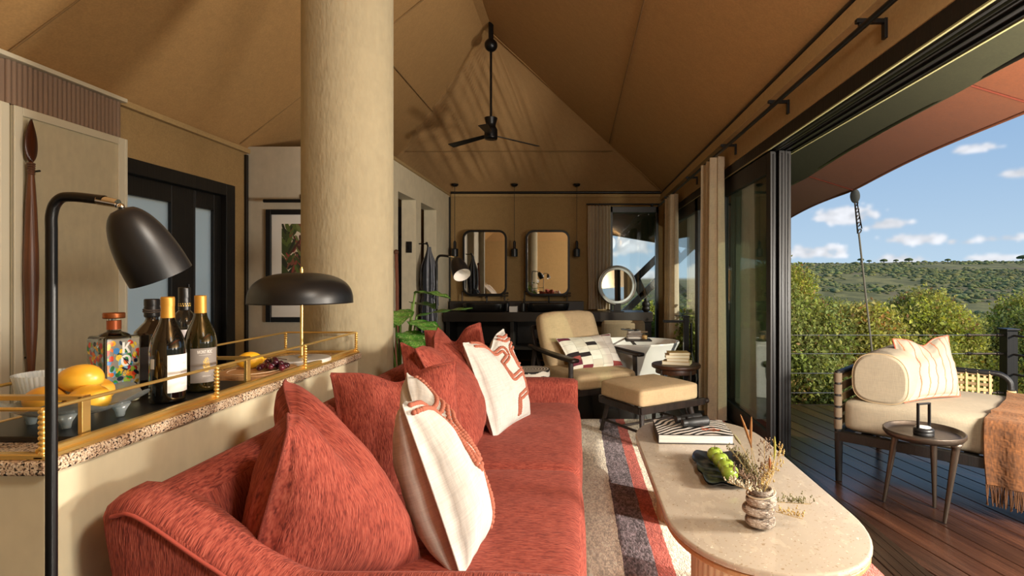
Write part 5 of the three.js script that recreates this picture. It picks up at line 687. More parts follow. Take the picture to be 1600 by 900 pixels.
{ // round vanity mirror, vase with twigs, chair
  const m = thing('vanity_mirror', 'large round mirror on a dark stand at the window end of the vanity', 'mirror', [0.615, 0.8005, 8.14]), yc = 0.395, tl = -0.02, tn = 0.17, q = new THREE.Quaternion().setFromEuler(new THREE.Euler(tl, tn, 0)), put = (g) => { g.applyQuaternion(q); g.translate(0, yc, 0); return flat(g); };
  part('stand', merge([bx(-0.1, 0.1, 0, 0.014, -0.06, 0.06, 0.003), bx(-0.055, 0.055, 0.014, 0.125, -0.025, 0.035, 0.004)]), M.black, m);
  part('frame', put(new THREE.TorusGeometry(0.283, 0.016, 12, 72)), M.steel, m); const rm = new THREE.RingGeometry(0.235, 0.278, 64); rm.translate(0, 0, 0.006); part('light_ring', put(rm), std({ color: '#b7b9b5', metalness: 0.6, roughness: 0.35 }), m);
  const c = new THREE.CircleGeometry(0.236, 64); c.translate(0, 0, 0.0065); part('glass', put(c), M.mirror, m); const k = new THREE.CylinderGeometry(0.28, 0.28, 0.012, 56); k.rotateX(Math.PI / 2); k.translate(0, 0, -0.008); part('back', put(k), M.black, m);
  const Vs = thing('bud_vase', 'dark ribbed vase with a few bare twigs at the right end of the vanity', 'vase', [1.045, 0.8005, 8.12]); part('body', lathe([[0.001, 0], [0.03, 0], [0.062, 0.03], [0.06, 0.06], [0.05, 0.075], [0.06, 0.09], [0.062, 0.125], [0.05, 0.15], [0.03, 0.165], [0.026, 0.2], [0.02, 0.2], [0.001, 0.17]], [0, 0, 0], 28), plain('#191613', 0.5), Vs); for (const [x, y, b] of [[-0.06, 0.42, 0.02], [-0.02, 0.36, -0.02], [0.03, 0.33, 0.02]]) part('twig', tube([[0, 0.18, 0], [x * 0.5 + b, 0.28, 0.01], [x, y, 0.02]], 0.0035, 10, 5), M.trunkDark, Vs);
  const C = thing('vanity_chair', 'taupe upholstered chair with rounded back at the vanity', 'chair', [0.64, 0, 7.55]), r2 = (w, h, r) => { const p = []; for (const [cx, cy, a0] of [[w - r, h - r, 0], [-w + r, h - r, 1], [-w + r, -h + r, 2], [w - r, -h + r, 3]]) for (let i = 0; i <= 6; i++) { const a = (a0 + i / 6) * Math.PI / 2; p.push([cx + r * Math.cos(a), cy + r * Math.sin(a)]); } return p; };
  const b = softBox(0.58, 0.42, 0.09, 0.043, 0.012, 18); const p = b.attributes.position; for (let i = 0; i < p.count; i++) { const x = p.getX(i); p.setZ(i, p.getZ(i) - 0.9 * x * x); } b.computeVertexNormals(); b.translate(0, 0.515, 0.24); part('backrest', boxUV(b), M.taupe, C); const s = softBox(0.5, 0.1, 0.46, 0.045, 0.01, 14); s.translate(0, 0.41, 0); part('seat', s, M.taupe, C);
  for (const [x, z] of [[-0.2, -0.18], [0.2, -0.18], [-0.2, 0.18], [0.2, 0.18]]) part('leg', rod([x * 1.1, 0.001, -z * 1.1], [x, 0.37, -z], 0.012, 0.018), M.darkWood, C);
}
// ------------------------------------------------------------------ bathtub, its tap and tray
{
  const T = thing('bathtub', 'white freestanding oval bathtub behind the armchair', 'bathtub', [0.625, 0, 6.12]), n = 72, ring = (w, l, y) => Array.from({ length: n }, (_, i) => { const a = i / n * 6.283; return [Math.cos(a) * w, y, Math.sin(a) * l]; });
  part('shell', loft([ring(0.33, 0.24, 0.002), ring(0.36, 0.27, 0.05), ring(0.41, 0.31, 0.25), ring(0.49, 0.36, 0.5), ring(0.53, 0.39, 0.575), ring(0.535, 0.396, 0.59), ring(0.53, 0.392, 0.598), ring(0.505, 0.366, 0.595), ring(0.45, 0.32, 0.5), ring(0.36, 0.25, 0.18), ring(0.2, 0.15, 0.14)]), M.porcelain, T); part('drain', lathe([[0.001, 0.142], [0.03, 0.144]], [0, 0, 0], 20), M.chrome, T);
  const K = thing('bath_tap', 'black floor-standing bath tap with hand shower beside the tub', 'tap', [1.185, 0, 5.86]); part('column', bx(-0.028, 0.028, 0, 0.885, -0.028, 0.028, 0.004), M.blackMetal, K); part('spout', bx(-0.245, 0.03, 0.825, 0.85, -0.025, 0.025, 0.004), M.blackMetal, K); part('handle', merge([bx(-0.03, 0.04, 0.885, 0.9, -0.02, 0.02, 0.003), bx(-0.12, -0.02, 0.893, 0.901, -0.01, 0.01, 0.002)]), M.blackMetal, K); part('hand_shower', merge([rod([0.055, 0.52, -0.02], [0.05, 0.82, -0.02], 0.013), bx(0.02, 0.06, 0.5, 0.53, -0.03, 0.0)]), M.blackMetal, K); part('hose', tube([[0.055, 0.52, -0.02], [0.075, 0.4, -0.03], [0.105, 0.22, -0.04], [0.06, 0.12, -0.05], [0.02, 0.2, -0.03]], 0.007, 40, 8), M.steel, K); part('floor_plate', bx(-0.06, 0.06, 0, 0.012, -0.06, 0.06, 0.003), M.blackMetal, K);
  const S = thing('bath_tray', 'dark wooden tray laid across the rim of the bathtub', 'tray'); for (const d of [6.03, 6.11, 6.19]) part('slat', bx(0.55, 0.84, 0.602, 0.618, d - 0.03, d + 0.03, 0.004), M.darkWood, S); part('cross_bar', bx(0.6, 0.64, 0.599, 0.604, 5.74, 6.5, 0.002), M.darkWood, S);
  const W = thing('folded_towel', 'folded pale towel on the bath tray', 'towel', [0.655, 0.619, 6.12]); part('cloth', merge([0, 1, 2].map((i) => { const g = softBox(0.17, 0.03, 0.12, 0.014, 0.004, 8); g.translate(0.004 * i, 0.015 + 0.028 * i, 0); return g; })), cloth('#cfc3bb'), W);
  const J = thing('bath_jar', 'small glass jar with amber salts on the bath tray', 'jar', [0.765, 0.619, 6.07]); part('glass', lathe([[0.001, 0.001], [0.036, 0], [0.038, 0.006], [0.038, 0.075], [0.035, 0.078], [0.034, 0.07]], [0, 0, 0], 28), M.clearGlass, J); part('salts', lathe([[0.001, 0.005], [0.033, 0.005], [0.033, 0.05], [0.001, 0.052]], [0, 0, 0], 20), plain('#c79a63', 0.9), J); part('lid', lathe([[0.001, 0.078], [0.037, 0.078], [0.037, 0.09], [0.001, 0.092]], [0, 0, 0], 24), M.oak, J);
  const B = thing('bath_brush', 'dark long-handled bath brush lying on the tray edge', 'brush', [0.6, 0.705, 6.1], 0.3); part('handle', rod([-0.1, 0.03, 0], [0.06, 0.008, 0], 0.008, 0.011), M.black, B); part('head', egg([0.085, 0.012, 0], 0.035, 0.012, 0.022), M.black, B);
}
// ------------------------------------------------------------------ the closet behind the doorways: robe, rail, dark fittings
{
  const R = thing('bath_robe', 'dark striped bath robe hanging on a hook between the closet doorways', 'robe', [0, 0, 0]), st = std({ map: texture(256, 256, (u, v) => mixc(hex('#1d1e24'), hex('#b9bcc4'), (Math.floor(u * 32) % 2 ? 0.85 : 0) * (0.7 + 0.3 * vnoise(u * 64, v * 64, 64, 64, 851)))), roughness: 0.95 });
  const rings = []; for (let j = 0; j <= 28; j++) { const t = j / 28, y = lerp(1.70, 0.58, t), w = (0.05 + 0.125 * smooth(0, 0.25, t) + 0.03 * t) * (1 - 0.22 * Math.exp(-((t - 0.55) ** 2) / 0.006)), q = []; for (let i = 0; i < 60; i++) { const a = i / 60 * 6.283, f = 1 + 0.22 * Math.sin(a * 7 + t * 2.2) * smooth(0.05, 0.3, t) + 0.12 * Math.sin(a * 4 + 1); q.push([-1.87 + Math.cos(a) * w * 0.42 * f, y, 6.92 + Math.sin(a) * w * 1.05 * f]); } rings.push(q); }
  const g = loft(rings); const p = g.attributes.position, uv = []; for (let i = 0; i < p.count; i++) { const a = Math.atan2(-p.getZ(i) - 6.92, p.getX(i) + 1.87); uv.push(a / 6.283 * 1.2, p.getY(i) * 0.5 + 0.08 * Math.sin(p.getY(i) * 6)); } g.setAttribute('uv', new THREE.Float32BufferAttribute(uv, 2)); part('cloth', g, st, R); part('belt', tube([[-1.80, 1.08, 6.82], [-1.77, 1.05, 6.92], [-1.80, 1.1, 7.02], [-1.78, 0.95, 6.98]], 0.02, 24, 8), st, R); part('hook', merge([rod([-1.998, 1.74, 6.92], [-1.90, 1.74, 6.92], 0.008), ball([-1.90, 1.745, 6.92], 0.018), rod([-1.89, 1.735, 6.92], [-1.88, 1.69, 6.92], 0.012)]), M.blackMetal, R);
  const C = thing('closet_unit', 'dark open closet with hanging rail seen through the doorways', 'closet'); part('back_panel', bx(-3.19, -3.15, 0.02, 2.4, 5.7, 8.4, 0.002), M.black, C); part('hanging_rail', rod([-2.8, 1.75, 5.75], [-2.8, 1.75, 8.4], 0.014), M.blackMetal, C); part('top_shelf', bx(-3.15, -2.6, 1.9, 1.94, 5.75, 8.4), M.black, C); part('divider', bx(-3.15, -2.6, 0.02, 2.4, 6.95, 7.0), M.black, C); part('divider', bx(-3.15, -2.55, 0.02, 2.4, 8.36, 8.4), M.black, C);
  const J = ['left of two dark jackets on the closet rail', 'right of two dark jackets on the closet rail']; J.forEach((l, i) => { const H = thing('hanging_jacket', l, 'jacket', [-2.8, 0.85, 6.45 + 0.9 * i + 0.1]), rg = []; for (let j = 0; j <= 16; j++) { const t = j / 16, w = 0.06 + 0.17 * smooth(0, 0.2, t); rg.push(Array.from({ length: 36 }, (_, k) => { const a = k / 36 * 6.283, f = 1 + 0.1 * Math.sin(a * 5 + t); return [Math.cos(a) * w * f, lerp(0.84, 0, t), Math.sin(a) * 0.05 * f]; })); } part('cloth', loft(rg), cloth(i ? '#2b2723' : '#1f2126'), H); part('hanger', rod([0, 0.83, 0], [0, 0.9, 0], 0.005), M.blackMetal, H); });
  const D = thing('wall_switch', 'small black switch plate on the jamb of the first closet doorway', 'switch'); part('plate', bx(-2.12, -2.05, 1.62, 1.76, 6.786, 6.80, 0.002), M.black, D); part('rocker', bx(-2.1, -2.07, 1.66, 1.72, 6.782, 6.786, 0.001), M.blackSatin, D);
}
// ------------------------------------------------------------------ the bed in the sleeping half, seen only in the left mirror
{
  const B = thing('bed', 'low bed with white linen in the sleeping half, glimpsed in the left mirror', 'bed', [-2.25, 0, -1.75]); part('base', bx(-0.9, 0.9, 0.05, 0.32, -0.75, 0.75, 0.02), M.darkWood, B); const m = softBox(1.76, 0.26, 1.46, 0.06, 0.02, 16); m.translate(0, 0.44, 0); part('mattress', m, cloth('#e8e4dc'), B); part('headboard', bx(-0.98, -0.91, 0, 1.15, -0.8, 0.8, 0.02), M.taupe, B); for (const [x, z] of [[-0.8, -0.6], [0.8, -0.6], [-0.8, 0.6], [0.8, 0.6]]) part('leg', rod([x, 0, z], [x, 0.06, z], 0.03), M.black, B);
  ['white one', 'grey one', 'pale grey one'].forEach((l, i) => pillow('bed_pillow', 'big bed pillow leaning on the bedhead, ' + ['white, at the side near the camera wall', 'grey, in the middle', 'pale grey, at the side facing the mirror'][i], [-3.05, 1.08, -2.3 + i * 0.36], [-3.05, 1.1, -1.75 + i * 0.36], [-2.72 + 0.08 * i, 0.6, -2.3 + i * 0.36], [-2.72 + 0.08 * i, 0.6, -1.75 + i * 0.36], 0.16, [M.linen, cloth('#a8a29c'), cloth('#c8c2ba')][i], { chop: 0.1, seed: 20 + i }));
}
// ------------------------------------------------------------------ the deck, its railing, the fly sheet and its guy line
{
  const G = new THREE.Group(); G.name = 'deck'; G.userData.kind = 'structure'; scene.add(G);
  const X0 = 1.56, X1 = 4.6, D0 = -1.6, D1 = 5.62, a = 11 * Math.PI / 180, u = [Math.sin(a), -Math.cos(a)], n = [Math.cos(a), Math.sin(a)], r = rng(71), mats = [M.deckA, M.deckB, M.deckC];
  const clip = (P, f) => P.flatMap((p, i) => { const q = P[(i + 1) % P.length], a = f(p), b = f(q), o = []; if (a >= 0) o.push(p); if (a * b < 0) { const t = a / (a - b); o.push([lerp(p[0], q[0], t), lerp(p[1], q[1], t)]); } return o; });
  for (let s = -0.4; s < 8; s += 0.148) {
    const c = [X0 + n[0] * s, D0 + n[1] * s], at = (k, l) => [c[0] + n[0] * k + u[0] * l, c[1] + n[1] * k + u[1] * l];
    let P = [at(0, -12), at(0.142, -12), at(0.142, 12), at(0, 12)];
    for (const f of [(p) => p[0] - X0, (p) => X1 - p[0], (p) => p[1] - D0, (p) => D1 - p[1]]) if (P.length) P = clip(P, f);
    if (P.length < 3) continue;
    const sh = new THREE.Shape(P.map(([x, d]) => new THREE.Vector2(x, d))), g = new THREE.ExtrudeGeometry(sh, { depth: 0.024, bevelEnabled: true, bevelThickness: 0.003, bevelSize: 0.003, bevelOffset: -0.003, bevelSegments: 1 });
    g.rotateX(-Math.PI / 2); g.deleteAttribute('uv');
    const q = g.attributes.position, uv = []; for (let i = 0; i < q.count; i++) { const x = q.getX(i), d = -q.getZ(i); uv.push((x - X0) * n[0] + (d - D0) * n[1] + s * 1.37, (x - X0) * u[0] + (d - D0) * u[1] + s * 2.1); }
    g.setAttribute('uv', new THREE.Float32BufferAttribute(uv, 2)); g.translate(0, -0.034, 0);
    part('plank', flat(g), mats[Math.floor(r() * 3)], G);
  }
  part('joist_bed', bx(X0, X1, -0.22, -0.045, D0, D1, 0), M.black, G);
  part('edge_board', bx(X0, X1, -0.22, -0.006, D1, D1 + 0.03), M.deckB, G);
}
{
  const R = thing('deck_railing', 'dark posts with wire cables along the edge of the deck', 'railing');
  const post = (x, d) => { part('post', bx(x - 0.055, x + 0.055, -0.2, 0.77, d - 0.055, d + 0.055, 0.006), M.frame, R); part('post_cap', bx(x - 0.07, x + 0.07, 0.77, 0.79, d - 0.07, d + 0.07, 0.006), M.frame, R); };
  post(4.42, 5.56); post(1.72, 5.56); post(4.56, 2.2); post(4.6, -1.3);
  for (const y of [0.72, 0.53, 0.33, 0.13]) {
    part('cable', rod([1.775, y, 5.56], [4.365, y, 5.56], 0.0045, 0.0045, 6), M.steel, R);
    part('turnbuckle', merge([rod([4.365, y, 5.56], [3.98, y, 5.56], 0.011, 0.011, 8), rod([4.3, y, 5.56], [4.33, y, 5.56], 0.02, 0.02, 8), rod([4.0, y, 5.56], [4.03, y, 5.56], 0.018, 0.018, 8)]), M.bronze, R);
    part('cable', rod([4.43, y, 5.5], [4.555, y, 2.26], 0.0045, 0.0045, 6), M.steel, R);
    part('turnbuckle', merge([rod([4.43, y, 5.5], [4.445, y, 5.1], 0.011, 0.011, 8)]), M.bronze, R);
    part('cable', rod([4.562, y, 2.14], [4.598, y, -1.24], 0.0045, 0.0045, 6), M.steel, R);
  }
}
const flyEdge = (d) => { const k = (d - 6.4) / 2.9, c = 0.5 - 0.5 * Math.cos(2 * Math.PI * k); const q = Math.max(0, d - 3.4); return [2.98 + 0.096 * q, 2.415 - 0.024 * q + 0.035 * Math.pow(c, 0.6)]; };
{
  const F = thing('fly_sheet', 'rust canvas fly sheet of the tent reaching out over the deck', 'canopy');
  const at = (d, t) => { const [xe, ye] = flyEdge(d), xi = 0.85, yi = (2.415 - 0.024 * Math.max(0, d - 3.4)) + 0.36 * (xe - xi); return [lerp(xi, xe, t), lerp(yi, ye, t) - 0.04 * Math.sin(Math.PI * t), d]; };
  part('outer_canvas', sheet((u, v) => at(lerp(-3.2, 9.9, u), v), 90, 14, [0, 0.006, 0], [13, 2.4]), M.fly, F);
  part('hem', tube(Array.from({ length: 40 }, (_, i) => { const d = lerp(-3.2, 9.9, i / 39), e = flyEdge(d); return [e[0], e[1], d]; }), 0.014, 160, 8), M.fly, F);
  part('lining', sheet((u, v) => { const d = lerp(-3.2, 9.9, u), e = flyEdge(d)[0], xl = 2.50 + 0.07 * Math.max(0, d - 3.4), x = lerp(1.2, xl, v), t = (x - 0.85) / (e - 0.85), q = at(d, t); return [x, q[1] - 0.04, d]; }, 60, 8, [0, 0.006, 0], [13, 1.3]), M.olive, F);
  part('edge_shade_tube', tube([-3.2, 0, 3, 5, 7, 9.9].map((d) => { const x = 2.485 + 0.07 * Math.max(0, d - 3.4), e = flyEdge(d)[0]; return [x, at(d, (x - 0.85) / (e - 0.85))[1] - 0.03, d]; }), 0.022, 60, 8), M.frameDark, F);  // dark tube stands in for the black shade along the lining edge
  for (const d of [6.4, 3.5, 0.6]) part('seam', tube([at(d, 0.4), at(d, 0.7), at(d, 1)].map((q) => [q[0], q[1] - 0.008, q[2]]), 0.008, 12, 6), plain('#6d2f1c', 0.9), F);
  part('unseen_side_drop', sheet((u, v) => { const d = lerp(-3.2, 3.5, u); return [2.99 + 0.01 * Math.sin(d * 5) * v, lerp(flyEdge(d)[1], 1.295, v), d]; }, 60, 8, [0.006, 0, 0], [6.5, 1.1]), M.flyPale ??= canvas('#c9a878', { transmission: 0.35, roughness: 1 }), F, 'unseen tan canvas side wall, out of view, keeping the low sun off the sofa and table');  // out of view; placed to cut the low sun above the rug
  part('back_flap', sheet((u, v) => { const x = lerp(-1.5, 3.6, u); return [x, lerp(2.72, 2.12 - 0.17 * Math.max(0, x - 0.4), v), lerp(8.75, 9.85, v)]; }, 20, 6, [0, 0.006, 0.004], [5, 1.2]), M.olive, F);
  part('ridge_canvas', sheet((u, v) => { const d = lerp(-3.2, 9.9, u); return [lerp(RX, 0.85, v), lerp(RY + 0.35, at(d, 0)[1], v), d]; }, 30, 6, [0, 0.006, 0], [13, 2.4]), M.fly, F);
  part('far_canvas', sheet((u, v) => { const d = lerp(-3.2, 9.9, u); return [lerp(RX, -3.9, v), lerp(RY + 0.35, 2.75, v), d]; }, 30, 6, [0, 0.006, 0], [13, 4]), M.fly, F);
}
{
  const [xe, ye] = flyEdge(6.4), G = thing('guy_line', 'guy rope with buckled strap hanging from the edge of the fly sheet', 'rope'), end = [3.62, -0.7, 6.42], top = [xe, ye - 0.01, 6.4], mid = [lerp(xe, end[0], 0.17), lerp(ye, end[1], 0.17), 6.4];
  part('rope', rod(mid, end, 0.011), plain('#6a6558', 0.9), G);
  part('strap', merge([bar(top, [mid[0] - 0.012, mid[1], mid[2]], 0.008, 0.03), bar([top[0] + 0.03, top[1] - 0.09, top[2]], [mid[0] + 0.035, mid[1] + 0.06, mid[2]], 0.006, 0.024)]), M.black, G);
  part('webbing_knot', egg([xe + 0.015, ye - 0.075, 6.4], 0.055, 0.085, 0.05), plain('#3a3c38', 0.95), G);
  for (let i = 0; i < 5; i++) { const t = 0.3 + i * 0.16, p = [lerp(top[0], mid[0], t) + 0.012, lerp(top[1], mid[1], t), 6.4]; part('buckle', move(flat(new THREE.TorusGeometry(0.026, 0.007, 8, 16)), p, 0.5, [0.4, 0]), M.bronze, G); }
}
// dark steel bracing outside the back window
{ const B = thing('tent_brace', 'dark steel ladder brace slanting outside the back window', 'brace'), o = (x, y) => [x, y, 10.1];
  for (const k of [0, -0.42]) part('beam', bar(o(0.35, 0.56 + k), o(2.3, 2.45 + k), 0.1, 0.12), M.frame, B);
  for (const t of [0.38, 0.72]) part('cross_piece', bar(o(lerp(0.35, 2.3, t) + 0.02, lerp(0.56, 2.45, t)), o(lerp(0.35, 2.3, t) + 0.16, lerp(0.56, 2.45, t) - 0.3), 0.1, 0.16), M.frame, B);
  part('foot', bar(o(0.3, -1.7), o(0.3, 0.5), 0.1, 0.1), M.frame, B); }

// added fill lanterns, out of view: two on deck, one overhead, brightening the room
{ const spots = [[2.62, 1.15, 1.75, FILL_LANTERN], [2.55, 1.15, 0.2, FILL_LANTERN_B], [1.0, 2.4, 0.3, FILL_PENDANT]], label = ['added fill lantern out of view, white glowing globe on a stand, on the deck nearest the daybed', 'added fill lantern out of view, white glowing globe on a stand, on the deck farther from the daybed', 'added fill lantern out of view, white glowing globe hung from the canvas ceiling near the camera'];
  spots.forEach(([x, y, d, power], i) => {
    const L = thing('fill_lantern', label[i], 'lantern', [x, i < 2 ? 0 : y - 0.235, d]), h = i < 2 ? y : 0.235;
    part('globe', ball([0, h, 0], 0.235, 32, 24), M.paper ??= std({ color: '#f4ead8', roughness: 0.9, emissive: new THREE.Color(1, 0.92, 0.79), emissiveIntensity: 1.5 }), L);
    if (i < 2) { part('pole', rod([0, 0.02, 0], [0, y - 0.23, 0], 0.012), M.blackMetal, L); part('foot', lathe([[0.001, 0], [0.15, 0], [0.15, 0.015], [0.02, 0.025], [0.001, 0.025]]), M.blackMetal, L); }
    else part('cord', rod([0, h + 0.23, 0], [0, rightRoof(x) - 0.06 - y + h, 0], 0.004, 0.004, 6), M.black, L);
    const p = new THREE.PointLight(new THREE.Color(1, 0.93, 0.82), power); p.name = 'fill_lantern_light'; p.shadow.radius = 10; p.castShadow = true; p.position.set(0, h, 0); L.add(p);  // added fill light inside each globe
  }); }
// ------------------------------------------------------------------ daybed, side table, lantern and throw on the deck
const BE = [0.727, -0.687], BW = [0.687, 0.727];      // along the daybed's front, and away from the front to its back
const bed = (t, s, y) => [1.70 + BE[0] * t + BW[0] * s, y, 3.52 + BE[1] * t + BW[1] * s], bedTurn = -Math.atan2(0.687, 0.727);
{
  const D = thing('daybed', 'dark framed outdoor daybed with beige mattress, rolled bolster and woven sides', 'daybed'), L = 1.95, W = 0.92;
  const put = (g, t, s, y) => { g.rotateY(bedTurn); const p = bed(t, s, y); g.translate(p[0], p[1], -p[2]); return boxUV(g); };
  for (const [t, s] of [[0, 0], [L, 0], [0, W], [L, W], [0.98, W]]) part('leg', rod(bed(t, s, -0.004), bed(t, s, 0.3), 0.02, 0.026, 14), M.frame, D);
  part('front_rail', bar(bed(-0.02, 0, 0.285), bed(L, 0, 0.285), 0.045, 0.06), M.frame, D); part('back_rail', bar(bed(-0.02, W, 0.285), bed(L, W, 0.285), 0.045, 0.06), M.frame, D); part('end_rail', bar(bed(0, 0, 0.285), bed(0, W, 0.285), 0.045, 0.06), M.frame, D); part('end_rail', bar(bed(L, 0, 0.285), bed(L, W, 0.285), 0.045, 0.06), M.frame, D);
  for (let i = 0; i < 7; i++) part('slat', bar(bed(0.15 + i * 0.27, 0.02, 0.30), bed(0.15 + i * 0.27, W - 0.02, 0.30), 0.07, 0.015), M.frame, D);
  part('mattress', put(softBox(L - 0.04, 0.20, W - 0.05, 0.045, 0.012, 30, 0.008, 6), L / 2, W / 2, 0.415), M.beigeOut, D);
  // bolster: a D-shaped roll across the bed's head
  const ring = (s, k) => Array.from({ length: 40 }, (_, i) => { const a = i / 40 * 6.283, c = Math.cos(a), n = Math.sin(a), e = 0.62; return bed(0.225 + Math.sign(c) * 0.165 * k * Math.pow(Math.abs(c), e + 0.1), s, 0.672 + Math.sign(n) * 0.16 * k * Math.pow(Math.abs(n), n > 0 ? 0.95 : 0.55)); });
  const rs = []; for (const [s, k] of [[0.045, 0.86], [0.05, 0.94], [0.062, 0.99], [0.085, 1], [0.3, 1.015], [0.55, 1.015], [0.8, 1], [0.835, 0.98], [0.85, 0.9]]) rs.push(ring(s, k)); const bo = part('bolster', loft(rs), M.beigeOut, D);
  part('piping', tube(ring(0.055, 0.965), 0.0045, 120, 6, true), plain('#a08c6c', 0.9), bo); for (const s of [0.38, 0.66]) part('strap', loft([ring(s, 1.018), ring(s + 0.012, 1.03), ring(s + 0.05, 1.03), ring(s + 0.062, 1.018)], 1, false), plain('#b3a181', 0.9), bo);
  // woven sides
  const rope = plain('#b09468', 0.9), ropeD = plain('#7d6748', 0.9);
  const post = (t, s, y) => part('arm_post', rod(bed(t, s, 0.3), bed(t, s, y), 0.02, 0.018), M.frame, D);
  post(-0.005, 0, 0.70); post(-0.005, W, 0.70); part('arm_rail', poly([bed(-0.005, 0, 0.69), bed(-0.005, W, 0.69)], 0.019), M.frame, D);
  for (let i = 0; i < 5; i++) { const y = 0.36 + i * 0.075; part('woven_band', bar(bed(-0.02, 0.02, y), bed(-0.02, W - 0.02, y), 0.012, 0.05), i % 2 ? ropeD : rope, D); part('wrap', rod(bed(-0.005, 0, y - 0.03), bed(-0.005, 0, y + 0.03), 0.025, 0.025, 14), M.wrapD ??= plain('#5f5140', 0.9), D); }
  post(0.80, W, 0.56); part('back_post', tube([bed(0.66, W, 0.655), bed(0.74, W, 0.65), bed(0.79, W, 0.61), bed(0.80, W, 0.55)], 0.018, 20, 10), M.frame, D); part('back_rail_top', rod(bed(0, W, 0.655), bed(0.68, W, 0.655), 0.018), M.frame, D);
  for (let i = 0; i < 8; i++) part('woven_strand', bar(bed(0.03, W, 0.39 + i * 0.036), bed(0.70, W, 0.39 + i * 0.036), 0.014, 0.02), i % 2 ? ropeD : rope, D); for (let i = 0; i < 20; i++) { const t = 0.06 + i * 0.033; part('woven_strand', bar(bed(t, W - 0.009 * (i % 2 ? 1 : -1), 0.375), bed(t, W - 0.009 * (i % 2 ? 1 : -1), 0.665), 0.018, 0.008), rope, D); } for (let i = 0; i < 5; i++) part('wrap', rod(bed(0.80, W, 0.40 + i * 0.03), bed(0.80, W, 0.428 + i * 0.03), 0.026, 0.026, 14), rope, D);
  const pt = drawn(512, 512, (g, w, h) => { g.fillStyle = '#8d8474'; g.fillRect(0, 0, w, h); const r = rng(21); for (let i = 0; i < 8; i++) { const x = 26 + i * 64; g.strokeStyle = i % 2 ? '#8a4a34' : '#a05a3a'; g.lineWidth = 7; g.beginPath(); g.moveTo(x, 0); for (let y = 0; y <= h; y += 8) g.lineTo(x + 3 * Math.sin(y * 0.05) + 4 * (r() - 0.5), y); g.stroke(); g.strokeStyle = 'rgba(160,120,80,.5)'; g.lineWidth = 2; g.beginPath(); g.moveTo(x + 9, 0); g.lineTo(x + 9, h); g.stroke(); } }, 0.95);
  pillow('striped_pillow', 'cream pillow with thin rust stripes and red piping on the daybed', [2.125, 0.892, 3.65], [2.57, 0.903, 3.76], [2.04, 0.53, 3.38], [2.51, 0.53, 3.555], 0.17, pt, { flip: true, chop: 0.12, seed: 8, wob: 0.03, pipe: 0.0055, pipeMat: plain('#b5503a', 0.9) });
  scene.children.at(-1).children[0].geometry.attributes.uv.array.forEach((v, i, a) => { a[i] = v * 1.9; });
}
{ // throw hanging over the front edge
  const T = thing('throw_blanket', 'rust-brown fringed throw hanging over the front of the daybed', 'throw'), tx = texture(512, 512, (u, v) => { const n = vnoise(u * 120, v * 30, 120, 30, 861), m = fbm(u * 12, v * 12, 12, 12, 862, 4), k = vnoise(u * 60, v * 160, 60, 160, 863); return mixc(hex('#2c190b'), hex('#6b401c'), clamp(0.2 + 0.45 * n + 0.5 * (m - 0.4) + 0.25 * k)); }), m = std({ map: tx, bumpMap: texture(256, 256, (u, v) => 0.5 * vnoise(u * 60, v * 20, 60, 20, 864) + 0.5 * vnoise(u * 40, v * 60, 40, 60, 865), { srgb: false }), bumpScale: 0.004, roughness: 1, sheen: 0.3, sheenColor: new THREE.Color('#c98a4a') });
  const path = (v) => { const L = v * 1.42; if (L < 0.86) return [0.90 - L, 0.531 + 0.004 * Math.sin(L * 20)]; const q = L - 0.86; if (q < 0.08) { const a = q / 0.08 * Math.PI / 2; return [0.04 - Math.sin(a) * 0.055, 0.531 - 0.05 * (1 - Math.cos(a))]; } return [-0.018 - 0.012 * Math.sin((q - 0.08) * 5), 0.481 - (q - 0.08)]; };
  const wob = (u, v) => 0.012 * Math.sin(u * 22 + v * 3) * smooth(0.55, 1, v) + 0.004 * fbm(u * 20, v * 30, 1e6, 1e6, 871, 3);
  part('cloth', sheet((u, v) => { const [s, y] = path(v * 0.875), k = wob(u, v); return bed(0.775 + 0.55 * u + 0.02 * Math.sin(v * 6), s - k, y + 0.5 * k * (v < 0.6 ? 1 : 0)); }, 50, 60, (u, v) => [0, v < 0.6 ? 0.008 : 0, v < 0.6 ? 0 : -0.008], [1, 2.4]), m, T);
  const r = rng(31), f = []; for (let i = 0; i < 150; i++) { const u = i / 149, [s, y] = path(0.875), k = wob(u, 1), a = bed(0.775 + 0.55 * u + 0.02 * Math.sin(6), s - k, y + 0.01), e = bed(0.775 + 0.55 * u + 0.03 * (r() - 0.5), s - k - 0.02 * r(), y - 0.085 - 0.03 * r()); f.push(tube([a, [(a[0] + e[0]) / 2 + 0.006 * (r() - 0.5), (a[1] + e[1]) / 2, (a[2] + e[2]) / 2 + 0.006 * (r() - 0.5)], e], 0.0028, 5, 5)); } const fr = part('fringe', merge(f), m, T); fr.userData.kind = 'stuff';
}
